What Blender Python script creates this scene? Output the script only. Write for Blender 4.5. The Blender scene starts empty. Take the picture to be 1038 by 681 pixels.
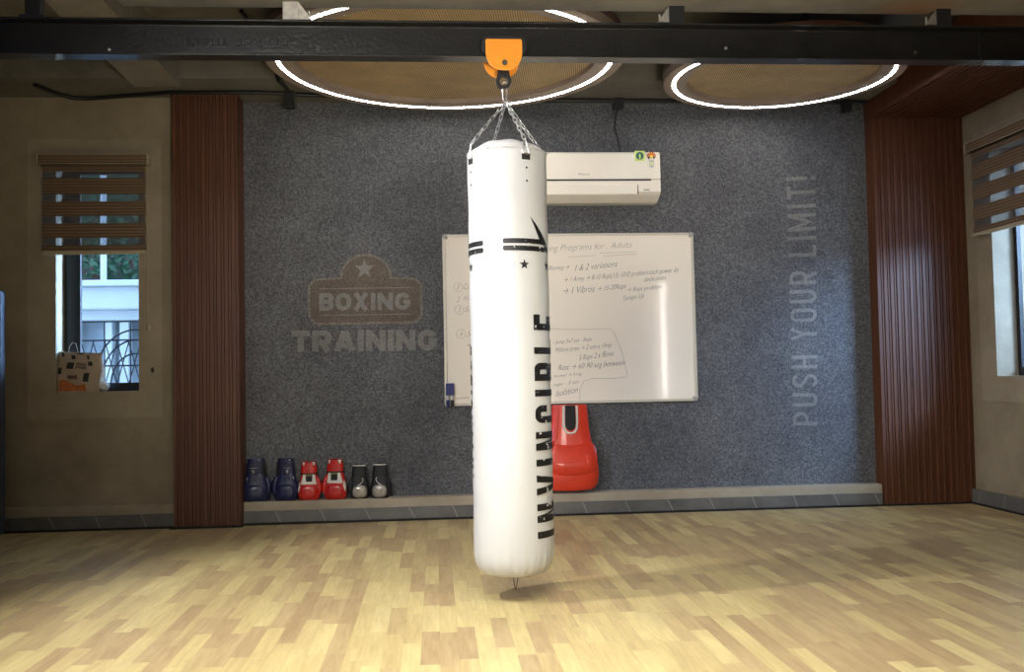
import bpy, bmesh, math, random
from mathutils import Vector, Matrix
random.seed(7)
PI = math.pi
C = bpy.context.scene.collection
S = bpy.context.scene
R_ = math.radians

# ------------------------------------------------------------------ camera
F, CAMH = 986.7, 0.93
RC = [[0.9967723591824506, -0.07799431810397334, -0.01901973483905638],
      [0.07870846419078881, 0.9960849892378358, 0.04024514728247121],
      [0.015806379553177645, -0.041612264520892187, 0.9990087976623951]]
cam_d = bpy.data.cameras.new('camera')
cam = bpy.data.objects.new('camera', cam_d); C.objects.link(cam)
cam_d.sensor_width = 36; cam_d.sensor_fit = 'HORIZONTAL'; cam_d.lens = F * 36 / 1038
cam_d.clip_start = 0.05; cam_d.clip_end = 200
right, fwd, up = (Vector(r) for r in RC)
m3 = Matrix((right, up, -fwd)).transposed()
cam.matrix_world = Matrix.Translation((0, 0, CAMH)) @ m3.to_4x4()
S.camera = cam

def at(u, v, Y):                      # survey helper: where the photo's point (u,v) lies on the upright plane y=Y
    d = right * ((u - 519) / F) + fwd + up * ((340.5 - v) / F)
    return Vector((0, 0, CAMH)) + d * (Y / d.y)

# ------------------------------------------------------------------ materials
def nodemat(name):
    m = bpy.data.materials.new(name); m.use_nodes = True
    nt = m.node_tree; b = nt.nodes['Principled BSDF']
    return m, nt, b
def N(nt, typ, **kw):
    n = nt.nodes.new(typ)
    for k, v in kw.items(): setattr(n, k, v)
    return n
def ramp(nt, src, stops):
    r = N(nt, 'ShaderNodeValToRGB')
    els = r.color_ramp.elements
    while len(els) < len(stops): els.new(0.5)
    for e, (p, c) in zip(els, stops): e.position = p; e.color = (*c, 1)
    nt.links.new(src, r.inputs['Fac']); return r.outputs['Color']
def noise(nt, scale, detail=4, rough=.55, vec=None):
    n = N(nt, 'ShaderNodeTexNoise'); n.inputs['Scale'].default_value = scale
    n.inputs['Detail'].default_value = detail; n.inputs['Roughness'].default_value = rough
    if vec is None:
        tc = N(nt, 'ShaderNodeTexCoord'); vec = tc.outputs['Object']
    nt.links.new(vec, n.inputs['Vector']); return n.outputs['Fac']
def bump(nt, b, src, strength, dist=.01):
    bp = N(nt, 'ShaderNodeBump'); bp.inputs['Strength'].default_value = strength
    bp.inputs['Distance'].default_value = dist
    nt.links.new(src, bp.inputs['Height']); nt.links.new(bp.outputs['Normal'], b.inputs['Normal'])
def mat(name, col, rough=.5, metal=0, var=.12, scale=8, bmp=0, bscale=None, spec=None, coat=0):
    m, nt, b = nodemat(name)
    c = Vector(col)
    out = ramp(nt, noise(nt, scale), [(.3, tuple(c * (1 - var))), (.7, tuple(min(1, x) for x in c * (1 + var)))])
    nt.links.new(out, b.inputs['Base Color'])
    b.inputs['Roughness'].default_value = rough; b.inputs['Metallic'].default_value = metal
    if spec is not None: b.inputs['Specular IOR Level'].default_value = spec
    if coat: b.inputs['Coat Weight'].default_value = coat
    if bmp: bump(nt, b, noise(nt, bscale or scale * 4), bmp)
    return m
def mixc(nt, a, b_, fac, typ='MIX'):
    n = N(nt, 'ShaderNodeMix', data_type='RGBA', blend_type=typ)
    if isinstance(fac, float): n.inputs[0].default_value = fac
    else: nt.links.new(fac, n.inputs[0])
    for i, x in ((6, a), (7, b_)):
        if isinstance(x, tuple): n.inputs[i].default_value = (*x, 1)
        else: nt.links.new(x, n.inputs[i])
    return n.outputs[2]
def emit(name, col, s):
    m, nt, b = nodemat(name)
    b.inputs['Base Color'].default_value = (*col, 1)
    b.inputs['Emission Color'].default_value = (*col, 1); b.inputs['Emission Strength'].default_value = s
    return m

def carpet(name, lo, hi):
    m, nt, b = nodemat(name)
    f1 = noise(nt, 95, 4, .8); f2 = noise(nt, 2.2, 5, .65)
    c1 = ramp(nt, f1, [(.34, lo), (.5, tuple((a + c) / 2 * .85 for a, c in zip(lo, hi))), (.66, hi)])
    c2 = ramp(nt, f2, [(.3, (.74, .74, .76)), (.7, (1.2, 1.2, 1.18))])
    nt.links.new(mixc(nt, c1, c2, 1.0, 'MULTIPLY'), b.inputs['Base Color'])
    b.inputs['Roughness'].default_value = .75; b.inputs['Specular IOR Level'].default_value = .25
    bump(nt, b, f1, .5, .004)
    return m
M = {}
M['carpet'] = carpet('grey textured wallpaper', (.040, .042, .047), (.205, .211, .225))
M['print_light'] = carpet('printed light lettering', (.155, .153, .147), (.305, .30, .29))
M['print_badge'] = carpet('printed taupe badge', (.085, .070, .057), (.20, .168, .14))
M['print_rim'] = carpet('printed badge outline', (.09, .078, .068), (.31, .28, .25))

def plaster(name, lo, hi):
    m, nt, b = nodemat(name)
    f1 = noise(nt, 3.5, 7, .68); f2 = noise(nt, 40, 4)
    c = ramp(nt, f1, [(.28, lo), (.5, tuple((a + b_) / 2 for a, b_ in zip(lo, hi))), (.72, hi)])
    nt.links.new(c, b.inputs['Base Color']); b.inputs['Roughness'].default_value = .72
    bump(nt, b, f2, .12, .01); return m
M['plaster'] = plaster('beige lime plaster', (.20, .162, .105), (.32, .268, .185))
M['plaster_rim'] = plaster('paler plaster surround', (.245, .202, .138), (.365, .312, .225))
M['curb'] = plaster('painted curb', (.28, .235, .165), (.41, .36, .27))
M['concrete'] = plaster('raw concrete ceiling', (.10, .092, .075), (.19, .178, .148))
M['concrete_paint'] = plaster('painted concrete beam', (.17, .158, .13), (.27, .252, .215))
def rustconc():
    m, nt, b = nodemat('concrete with rust stain')
    f1 = noise(nt, 3, 7, .68)
    c = ramp(nt, f1, [(.28, (.15, .137, .108)), (.72, (.27, .25, .205))])
    tc = N(nt, 'ShaderNodeTexCoord'); mp = N(nt, 'ShaderNodeMapping')
    mp.inputs['Location'].default_value = (-2.14 * 4, -4.12 * 4, 0); mp.inputs['Scale'].default_value = (4, 4, 0)
    g = N(nt, 'ShaderNodeTexGradient', gradient_type='SPHERICAL')
    nt.links.new(tc.outputs['Object'], mp.inputs['Vector']); nt.links.new(mp.outputs['Vector'], g.inputs['Vector'])
    nt.links.new(mixc(nt, c, (.22, .11, .04), g.outputs['Fac']), b.inputs['Base Color'])
    b.inputs['Roughness'].default_value = .8; return m
M['rustconc'] = rustconc()

def marble():
    m, nt, b = nodemat('grey veined stone tile')
    f1 = noise(nt, 5, 6, .6)
    c = ramp(nt, f1, [(.3, (.085, .083, .078)), (.7, (.15, .147, .138))])
    tc = N(nt, 'ShaderNodeTexCoord')
    sp = N(nt, 'ShaderNodeSeparateXYZ'); nt.links.new(tc.outputs['Object'], sp.inputs[0])
    def mth(op, a, b_):
        n = N(nt, 'ShaderNodeMath', operation=op)
        for i, x in enumerate((a, b_)):
            if isinstance(x, (int, float)): n.inputs[i].default_value = x
            else: nt.links.new(x, n.inputs[i])
        return n.outputs[0]
    ln = mth('ADD', mth('ADD', sp.outputs[0], sp.outputs[1]), mth('MULTIPLY', sp.outputs[2], .45))
    ln = mth('ADD', ln, mth('MULTIPLY', noise(nt, 6, 3), .03))
    v = mth('MULTIPLY', mth('LESS_THAN', mth('FRACT', mth('DIVIDE', ln, .285), 0.0), .016), .7)
    br = N(nt, 'ShaderNodeMix', data_type='RGBA'); nt.links.new(v, br.inputs[0])
    nt.links.new(c, br.inputs[6]); br.inputs[7].default_value = (.42, .40, .36, 1)
    nt.links.new(br.outputs[2], b.inputs['Base Color']); b.inputs['Roughness'].default_value = .3
    return m
M['marble'] = marble()

def planks():
    m, nt, b = nodemat('oak strip vinyl')
    tc = N(nt, 'ShaderNodeTexCoord'); sp = N(nt, 'ShaderNodeSeparateXYZ'); nt.links.new(tc.outputs['Object'], sp.inputs[0])
    def mth(op, a, b_=None):
        n = N(nt, 'ShaderNodeMath', operation=op)
        for i, x in enumerate((a, b_)):
            if x is None: continue
            if isinstance(x, (int, float)): n.inputs[i].default_value = x
            else: nt.links.new(x, n.inputs[i])
        return n.outputs[0]
    W, L = .064, .41
    xs = mth('DIVIDE', sp.outputs[0], W); strip = mth('FLOOR', xs)
    wn = N(nt, 'ShaderNodeTexWhiteNoise', noise_dimensions='1D'); nt.links.new(strip, wn.inputs['W'])
    ys = mth('ADD', mth('DIVIDE', sp.outputs[1], L), mth('MULTIPLY', wn.outputs['Value'], 7.3))
    cell = mth('FLOOR', ys)
    cv = N(nt, 'ShaderNodeCombineXYZ'); nt.links.new(strip, cv.inputs[0]); nt.links.new(cell, cv.inputs[1])
    w2 = N(nt, 'ShaderNodeTexWhiteNoise', noise_dimensions='2D'); nt.links.new(cv.outputs[0], w2.inputs['Vector'])
    base = ramp(nt, w2.outputs['Value'], [(0, (.37, .272, .15)), (.3, (.405, .31, .17)), (.5, (.455, .362, .185)), (.75, (.51, .422, .21)), (1, (.55, .462, .24))])
    # grain, stretched along the plank and shifted per plank
    mp = N(nt, 'ShaderNodeMapping'); mp.inputs['Scale'].default_value = (55, 5, 1)
    ad = N(nt, 'ShaderNodeVectorMath', operation='ADD'); nt.links.new(tc.outputs['Object'], ad.inputs[0]); nt.links.new(w2.outputs['Color'], ad.inputs[1])
    nt.links.new(ad.outputs[0], mp.inputs['Vector'])
    g = noise(nt, 1, 5, .65, mp.outputs['Vector'])
    gc = ramp(nt, g, [(.3, (.84, .81, .78)), (.7, (1.08, 1.07, 1.05))])
    mp2 = N(nt, 'ShaderNodeMapping'); mp2.inputs['Scale'].default_value = (9, 2.2, 1); nt.links.new(ad.outputs[0], mp2.inputs['Vector'])
    g2 = ramp(nt, noise(nt, 1, 3, .5, mp2.outputs['Vector']), [(.3, (.88, .86, .84)), (.7, (1.05, 1.05, 1.03))])
    col = mixc(nt, mixc(nt, base, gc, 1.0, 'MULTIPLY'), g2, 1.0, 'MULTIPLY')
    fx = mth('ABSOLUTE', mth('SUBTRACT', mth('FRACT', xs), .5)); ed = mth('GREATER_THAN', fx, .488)
    fy = mth('ABSOLUTE', mth('SUBTRACT', mth('FRACT', ys), .5)); ed2 = mth('GREATER_THAN', fy, .4975)
    e = mth('MULTIPLY', mth('MAXIMUM', ed, ed2), .35)
    col = mixc(nt, col, (.25, .16, .08), e)
    nt.links.new(col, b.inputs['Base Color']); b.inputs['Roughness'].default_value = .42
    b.inputs['Specular IOR Level'].default_value = .35
    return m
M['planks'] = planks()

def wood():
    m, nt, b = nodemat('reddish brown fluted veneer')
    tc = N(nt, 'ShaderNodeTexCoord'); mp = N(nt, 'ShaderNodeMapping'); mp.inputs['Scale'].default_value = (60, 60, 2)
    nt.links.new(tc.outputs['Object'], mp.inputs['Vector'])
    f = noise(nt, 1, 5, .6, mp.outputs['Vector'])
    c = ramp(nt, f, [(.3, (.072, .0235, .0095)), (.7, (.13, .046, .019))])
    nt.links.new(c, b.inputs['Base Color']); b.inputs['Roughness'].default_value = .5
    return m
M['wood'] = wood()
def rattan():
    m, nt, b = nodemat('woven rattan webbing')
    tc = N(nt, 'ShaderNodeTexCoord')
    outs = []
    for ang in (0, PI / 2):
        w = N(nt, 'ShaderNodeTexWave', wave_type='BANDS', bands_direction='X'); w.inputs['Scale'].default_value = 26
        w.inputs['Distortion'].default_value = .3
        mp = N(nt, 'ShaderNodeMapping'); mp.inputs['Rotation'].default_value = (0, 0, ang + .15)
        nt.links.new(tc.outputs['Object'], mp.inputs['Vector']); nt.links.new(mp.outputs['Vector'], w.inputs['Vector'])
        outs.append(w.outputs['Fac'])
    mu = N(nt, 'ShaderNodeMath', operation='MULTIPLY'); nt.links.new(outs[0], mu.inputs[0]); nt.links.new(outs[1], mu.inputs[1])
    c = ramp(nt, mu.outputs[0], [(.03, (.20, .13, .06)), (.22, (.64, .48, .27)), (.8, (.78, .62, .38))])
    c2 = ramp(nt, noise(nt, 6, 4), [(.3, (.85, .85, .85)), (.7, (1.1, 1.1, 1.1))])
    nt.links.new(mixc(nt, c, c2, 1.0, 'MULTIPLY'), b.inputs['Base Color']); b.inputs['Roughness'].default_value = .6
    bump(nt, b, mu.outputs[0], .3, .005)
    return m
M['rattan'] = rattan()
M['lamp_rim'] = mat('taupe lacquered lamp rim', (.30, .235, .19), .4)
M['lamp_drum'] = mat('brown veneer drum', (.085, .04, .026), .45)
M['led'] = emit('white led diffuser', (1, .97, .93), 32)
M['beam'] = mat('black painted steel', (.007, .0068, .0068), .30, 0, .35, 14, .15, 60, coat=.3)
M['beam_text'] = mat('raised mill mark on steel', (.03, .029, .028), .35, 0)
M['galv'] = mat('galvanised bright steel', (.55, .53, .5), .35, .9, .25, 20)
M['cream_metal'] = mat('scuffed cream primer', (.52, .49, .42), .5, 0, .3, 30)
M['black_metal'] = mat('black metal', (.01, .01, .011), .4)
M['black_plastic'] = mat('black plastic', (.012, .012, .013), .5)
M['orange'] = mat('orange powder coat', (.85, .30, .025), .32, 0, .08, 30, .05, 90, coat=.3)
M['bolt'] = mat('dull steel bolt', (.12, .1, .07), .4, .6)
M['steel'] = mat('zinc plated chain steel', (.62, .62, .63), .28, 1, .1, 40)
def vinyl():
    m, nt, b = nodemat('white bag vinyl')
    c = ramp(nt, noise(nt, 5, 4), [(.3, (.53, .535, .53)), (.7, (.58, .585, .58))])
    nt.links.new(c, b.inputs['Base Color']); b.inputs['Roughness'].default_value = .38
    tc = N(nt, 'ShaderNodeTexCoord'); mp = N(nt, 'ShaderNodeMapping'); mp.inputs['Scale'].default_value = (14, 14, 2.5)
    nt.links.new(tc.outputs['Object'], mp.inputs['Vector'])
    bump(nt, b, noise(nt, 1, 3, .5, mp.outputs['Vector']), .10, .02); return m
M['vinyl'] = vinyl()
def worn_ink():
    m, nt, b = nodemat('worn black ink')
    f = noise(nt, 38, 3, .6)
    c = ramp(nt, f, [(.62, (.008, .008, .009)), (.66, (.6, .6, .58))])
    nt.links.new(c, b.inputs['Base Color']); b.inputs['Roughness'].default_value = .45; return m
M['ink'] = worn_ink()
M['black_web'] = mat('black webbing', (.012, .012, .013), .8)
M['ac'] = mat('ivory air conditioner plastic', (.86, .82, .71), .3, 0, .02)
M['ac_gap'] = mat('dark vent gap', (.03, .03, .03), .6)
M['grey_print'] = mat('small grey print', (.35, .34, .31), .5)
M['green'] = mat('green sticker', (.10, .38, .08), .5); M['lime'] = mat('lime sticker', (.62, .75, .22), .5)
M['dkgreen'] = mat('dark green sticker print', (.03, .15, .12), .5)
M['red_st'] = mat('red sticker print', (.65, .07, .03), .5); M['yellow_st'] = mat('yellow sticker print', (.85, .65, .08), .5)
M['board'] = mat('whiteboard enamel', (.90, .84, .72), .1, 0, .015, 2, coat=.4)
M['alu'] = mat('anodised aluminium', (.62, .59, .5), .4, .35, .05)
M['corner'] = mat('grey plastic corner', (.35, .34, .32), .5)
M['pen_ink'] = mat('faded marker writing', (.10, .10, .10), .6)
M['pen_faint'] = mat('faint marker writing', (.36, .34, .30), .6)
M['blue_pl'] = mat('dark blue plastic', (.02, .03, .16), .35); M['white_pl'] = mat('white plastic', (.7, .7, .68), .4)
M['gl_red'] = mat('red glove leather', (.50, .012, .008), .33, 0, .12, 18, .1, 60, coat=.25)
M['gl_big'] = mat('bright red glove leather', (.62, .035, .012), .33, 0, .08, 14, .06, 60, coat=.3)
M['gl_blue'] = mat('navy blue glove leather', (.006, .010, .058), .42, 0, .2, 18, .1, 60, coat=.2)
M['gl_blue2'] = mat('darker navy strap', (.006, .009, .045), .5)
M['gl_black'] = mat('black glove leather', (.006, .006, .008), .6, 0, .2, 18)
M['gl_white'] = mat('white glove leather', (.62, .60, .54), .4)
M['gl_silver'] = mat('silver grey glove leather', (.33, .305, .26), .28, .35, .12, 18, .08, 60)
M['gl_dark'] = mat('dark glove mesh', (.012, .012, .012), .8); M['olive'] = mat('olive tag', (.17, .14, .06), .7)
def blindmat():
    m, nt, b = nodemat('brown zebra blind fabric')
    tc = N(nt, 'ShaderNodeTexCoord'); w = N(nt, 'ShaderNodeTexWave', bands_direction='Z'); w.inputs['Scale'].default_value = 16
    w.inputs['Distortion'].default_value = .2
    nt.links.new(tc.outputs['Object'], w.inputs['Vector'])
    c = ramp(nt, w.outputs['Fac'], [(.1, (.10, .062, .033)), (.7, (.20, .135, .08))])
    nt.links.new(c, b.inputs['Base Color']); b.inputs['Roughness'].default_value = .8; return m
M['blind'] = blindmat()
def sheer():
    m, nt, b = nodemat('sheer blind fabric')
    b.inputs['Base Color'].default_value = (.11, .10, .10, 1); b.inputs['Roughness'].default_value = .9
    t = N(nt, 'ShaderNodeBsdfTransparent'); mx = N(nt, 'ShaderNodeMixShader')
    f = ramp(nt, noise(nt, 300, 1), [(.3, (.42, .42, .42)), (.7, (.58, .58, .58))])
    nt.links.new(f, mx.inputs[0]); nt.links.new(t.outputs[0], mx.inputs[1]); nt.links.new(b.outputs[0], mx.inputs[2])
    nt.links.new(mx.outputs[0], nt.nodes['Material Output'].inputs['Surface']); return m
M['sheer'] = sheer()
M['rail'] = mat('beige blind rail', (.42, .36, .25), .45)
def glassm():
    m, nt, b = nodemat('window glass')
    g = N(nt, 'ShaderNodeBsdfGlossy'); g.inputs['Roughness'].default_value = .02
    t = N(nt, 'ShaderNodeBsdfTransparent'); t.inputs['Color'].default_value = (.86, .93, .97, 1)
    mx = N(nt, 'ShaderNodeMixShader')
    mx.inputs[0].default_value = .05; nt.links.new(t.outputs[0], mx.inputs[1]); nt.links.new(g.outputs[0], mx.inputs[2])
    nt.links.new(mx.outputs[0], nt.nodes['Material Output'].inputs['Surface']); return m
M['glass'] = glassm()
M['frame'] = mat('black aluminium frame', (.008, .009, .012), .4)
M['kraft'] = mat('brown kraft paper', (.38, .30, .22), .8, 0, .12, 12, .3, 14)
M['kraft_orange'] = mat('orange print on paper', (.42, .13, .035), .8, 0, .3, 40)
M['kraft_ink'] = mat('black print on paper', (.02, .02, .022), .8)
M['plastic_bag'] = mat('crumpled white plastic bag', (.6, .62, .66), .3, 0, .1, 12, .5, 20)
M['house'] = mat('white rendered house wall', (.74, .78, .80), .8, 0, .05, 3)
M['house_grey'] = mat('weathered grey wall', (.33, .38, .42), .9, 0, .25, 3)
M['brick'] = mat('dark brick screen', (.07, .055, .05), .9, 0, .4, 30)
M['leaf'] = mat('green leaves', (.03, .10, .045), .5, 0, .4, 6)
M['bark'] = mat('brown bark', (.12, .07, .05), .9)
M['iron'] = mat('dark painted iron', (.03, .035, .05), .5)
M['ground'] = mat('outdoor paving', (.3, .3, .28), .9)
M['padding'] = mat('dark blue grey padded board', (.03, .036, .055), .6)
M['dark_seal'] = mat('black sealant strip', (.008, .007, .006), .8)
M['frontwall'] = plaster('room plaster', (.22, .2, .15), (.3, .28, .22))

# ------------------------------------------------------------------ mesh helpers
class MB:
    def __init__(s): s.bm = bmesh.new()
    def box(s, x0, x1, y0, y1, z0, z1):
        v = [s.bm.verts.new(p) for p in ((x0,y0,z0),(x1,y0,z0),(x1,y1,z0),(x0,y1,z0),(x0,y0,z1),(x1,y0,z1),(x1,y1,z1),(x0,y1,z1))]
        for f in ((0,3,2,1),(4,5,6,7),(0,1,5,4),(1,2,6,5),(2,3,7,6),(3,0,4,7)): s.bm.faces.new([v[i] for i in f])
        return s
    def prism(s, poly, a, b, plane='XZ'):
        """2D outline extruded between a and b along the missing axis"""
        def P(p, t):
            return {'XZ': (p[0], t, p[1]), 'YZ': (t, p[0], p[1]), 'XY': (p[0], p[1], t)}[plane]
        A = [s.bm.verts.new(P(p, a)) for p in poly]; B = [s.bm.verts.new(P(p, b)) for p in poly]
        n = len(poly)
        s.bm.faces.new(A); s.bm.faces.new(B[::-1])
        for i in range(n): s.bm.faces.new((A[i], B[i], B[(i+1) % n], A[(i+1) % n]))
        return s
    def tube(s, pts, r, seg=8, closed=False, cap=True):
        pts = [Vector(p) for p in pts]; n = len(pts); rings = []
        prev = None
        for i, p in enumerate(pts):
            if closed: t = pts[(i+1) % n] - pts[i-1]
            else: t = pts[min(i+1, n-1)] - pts[max(i-1, 0)]
            t.normalize()
            if prev is None:
                a = t.orthogonal().normalized()
            else:
                a = (prev - t * prev.dot(t)).normalized()
            prev = a; b = t.cross(a)
            rr = r[i] if isinstance(r, (list, tuple)) else r
            rings.append([s.bm.verts.new(p + (a * math.cos(k * 2*PI/seg) + b * math.sin(k * 2*PI/seg)) * rr) for k in range(seg)])
        for i in range(n if closed else n-1):
            A, B = rings[i], rings[(i+1) % n]
            for k in range(seg): s.bm.faces.new((A[k], A[(k+1) % seg], B[(k+1) % seg], B[k]))
        if cap and not closed: s.bm.faces.new(rings[0][::-1]); s.bm.faces.new(rings[-1])
        return s
    def cyl(s, p0, p1, r, seg=20): return s.tube([p0, p1], r, seg)
    def lathe(s, prof, c=(0,0,0), seg=64, fn=None, close=False):
        rings = []
        for (r, z) in prof:
            ring = []
            for k in range(seg):
                a = 2*PI*k/seg; rr, zz = (r, z) if fn is None else fn(r, z, a)
                ring.append(s.bm.verts.new((c[0] + rr*math.cos(a), c[1] + rr*math.sin(a), c[2] + zz)))
            rings.append(ring)
        n = len(rings)
        for i in range(n if close else n-1):
            A, B = rings[i], rings[(i+1) % n]
            for k in range(seg): s.bm.faces.new((A[k], A[(k+1) % seg], B[(k+1) % seg], B[k]))
        if not close:
            if prof[0][0] > 1e-6: s.bm.faces.new(rings[0][::-1])
            if prof[-1][0] > 1e-6: s.bm.faces.new(rings[-1])
        return s
    def sphere(s, c, r, seg=24, rn=14):
        if not isinstance(r, (tuple, list)): r = (r, r, r)
        mt = Matrix.Translation(c) @ Matrix.Diagonal((*r, 1))
        bmesh.ops.create_uvsphere(s.bm, u_segments=seg, v_segments=rn, radius=1, matrix=mt); return s
    def grid(s, nu, nv, fn):
        vs = [[s.bm.verts.new(fn(i / nu, j / nv)) for j in range(nv + 1)] for i in range(nu + 1)]
        for i in range(nu):
            for j in range(nv): s.bm.faces.new((vs[i][j], vs[i+1][j], vs[i+1][j+1], vs[i][j+1]))
        return s
    def build(s, name, m, parent=None, smooth=False, bevel=0, solid=0, origin=None, sub=0, flip=False):
        if name.startswith(('wall', 'floor', 'ceil')) is False:
            bmesh.ops.remove_doubles(s.bm, verts=s.bm.verts, dist=1e-6)
        bmesh.ops.recalc_face_normals(s.bm, faces=s.bm.faces)
        me = bpy.data.meshes.new(name)
        if smooth:
            for f in s.bm.faces: f.smooth = True
        if origin is not None: bmesh.ops.translate(s.bm, verts=s.bm.verts, vec=-Vector(origin))
        s.bm.to_mesh(me); s.bm.free()
        o = bpy.data.objects.new(name, me); C.objects.link(o)
        if origin is not None: o.location = origin
        me.materials.append(m)
        if smooth and smooth != True: me.set_sharp_from_angle(angle=R_(smooth))
        elif smooth: me.set_sharp_from_angle(angle=R_(50))
        if solid: md = o.modifiers.new('s', 'SOLIDIFY'); md.thickness = solid; md.offset = 0
        if bevel: md = o.modifiers.new('b', 'BEVEL'); md.width = bevel; md.segments = 3; md.limit_method = 'ANGLE'
        if sub: md = o.modifiers.new('u', 'SUBSURF'); md.levels = sub; md.render_levels = sub
        if parent is not None:
            o.parent = parent
            if parent.type == 'EMPTY' or origin is not None or True:
                w = Vector((0, 0, 0)); p = parent
                while p is not None: w += p.location; p = p.parent
                o.location = o.location - w
        return o
def tag(o, label=None, cat=None, group=None, kind=None):
    if label: o['label'] = label
    if cat: o['category'] = cat
    if group: o['group'] = group
    if kind: o['kind'] = kind
    return o
def empty(name, loc, label, cat, group=None):
    o = bpy.data.objects.new(name, None); C.objects.link(o); o.location = loc; o.empty_display_size = .05
    return tag(o, label, cat, group)
def struct(o, label=None): o['kind'] = 'structure'; return tag(o, label)

def text_bm(s, bold=0.0, shear=0.0, depth=0.0, spacing=1.0):
    """text outline as a bmesh in the XY plane, plus its bounds"""
    cu = bpy.data.curves.new('t', 'FONT'); cu.body = s; cu.size = 1; cu.offset = bold; cu.shear = shear
    cu.space_character = spacing; cu.resolution_u = 3; cu.extrude = depth
    o = bpy.data.objects.new('t', cu); C.objects.link(o)
    dg = bpy.context.evaluated_depsgraph_get(); me = bpy.data.meshes.new_from_object(o.evaluated_get(dg))
    bm = bmesh.new(); bm.from_mesh(me)
    bpy.data.objects.remove(o); bpy.data.meshes.remove(me); bpy.data.curves.remove(cu)
    xs = [v.co.x for v in bm.verts]; ys = [v.co.y for v in bm.verts]
    return bm, min(xs), max(xs), min(ys), max(ys)
def wall_text(name, s, quad, Y, m, parent, bold=0, shear=0, up_axis='z', spacing=1.0, thick=.0012):
    """lettering fitted to a quad of wall points: bottom-left, bottom-right, top-right, top-left (x,z)"""
    bm, a, b, c, d = text_bm(s, bold, shear, spacing=spacing)
    g = MB(); g.bm.free(); g.bm = bm
    BL, BR, TR, TL = quad
    for v in bm.verts:
        u, w = (v.co.x - a) / (b - a), (v.co.y - c) / (d - c)
        x = (BL[0]*(1-u) + BR[0]*u)*(1-w) + (TL[0]*(1-u) + TR[0]*u)*w
        z = (BL[1]*(1-u) + BR[1]*u)*(1-w) + (TL[1]*(1-u) + TR[1]*u)*w
        v.co = (x, Y, z)
    ret = bmesh.ops.extrude_face_region(bm, geom=bm.faces[:])
    bmesh.ops.translate(bm, verts=[e for e in ret['geom'] if isinstance(e, bmesh.types.BMVert)], vec=(0, thick, 0))
    return g.build(name, m, parent)
def arcp(cx_, cy_, rx, ry, a0, a1, n=7): return [(cx_+rx*math.cos(R_(a0+(a1-a0)*i/n)), cy_+ry*math.sin(R_(a0+(a1-a0)*i/n))) for i in range(n+1)]
def strokes(ch, w, t):
    """centre lines of a block letter in a box w wide and 1 tall, stroke t"""
    h = t/2; a, b, lo, hi = h, w-h, h, 1-h; m = (a+b)/2; r_ = min((b-a)/2, .5-h)
    O = arcp(b-r_, hi-r_, r_, r_, 0, 90) + arcp(a+r_, hi-r_, r_, r_, 90, 180) + arcp(a+r_, lo+r_, r_, r_, 180, 270) + arcp(b-r_, lo+r_, r_, r_, 270, 360)
    rb = (hi-.5)/2; rl = min(rb, (b-a)*.6)
    bow = lambda y0, y1: [(a, y1), (b-rl, y1)] + arcp(b-rl, y1-rl, rl, rl, 90, 0)[1:] + arcp(b-rl, y0+rl, rl, rl, 0, -90) + [(a, y0)]
    D = {'I': [[(w/2, 0), (w/2, 1)]], 'T': [[(0, hi), (w, hi)], [(m, 0), (m, hi)]], 'L': [[(a, 1), (a, lo), (w, lo)]],
         'N': [[(a, 0), (a, 1)], [(b, 0), (b, 1)], [(a, 1-h*.6), (b, h*.6)]], 'H': [[(a, 0), (a, 1)], [(b, 0), (b, 1)], [(a, .5), (b, .5)]],
         'M': [[(a, 0), (a, 1)], [(b, 0), (b, 1)], [(a, 1-h*.5), (m, .25), (b, 1-h*.5)]], 'X': [[(h*1.1, 0), (w-h*1.1, 1)], [(h*1.1, 1), (w-h*1.1, 0)]],
         'Y': [[(h*1.0, 1), (m, .46), (w-h*1.0, 1)], [(m, .46), (m, 0)]], 'O': [O + O[:1]],
         'A': [[(h*1.1, 0), (m-h*.15, 1-h*.4)], [(w-h*1.1, 0), (m+h*.15, 1-h*.4)], [(w*.24, .26+h*.2), (w*.76, .26+h*.2)]],
         'U': [[(a, 1)] + arcp(a+r_, lo+r_, r_, r_, 180, 270) + arcp(b-r_, lo+r_, r_, r_, 270, 360) + [(b, 1)]],
         'P': [[(a, 0), (a, 1)], bow(.44, hi)], 'R': [[(a, 0), (a, 1)], bow(.40, hi), [(m, .40), (b-h*.1, 0)]],
         'B': [[(a, 0), (a, 1)], bow(.5, hi), bow(lo, .5)],
         'S': [[(b, .80-h*.3)] + arcp(b-r_, hi-r_, r_, r_, 20, 90) + arcp(a+r_, hi-r_, r_, r_, 90, 180) + [(a, .64), (b, .36)] + arcp(b-r_, lo+r_, r_, r_, 0, -90) + arcp(a+r_, lo+r_, r_, r_, 270, 200)],
         'G': [arcp(b-r_, hi-r_, r_, r_, 25, 90) + arcp(a+r_, hi-r_, r_, r_, 90, 180) + arcp(a+r_, lo+r_, r_, r_, 180, 270) + arcp(b-r_, lo+r_, r_, r_, 270, 320) + [(b, .30), (b, .50)], [(m+h*.3, .47), (w, .47)]],
         '!': [[(w/2, 1), (w/2, .30)], [(w/2, 0), (w/2, .16)]]}
    return D[ch]
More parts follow.
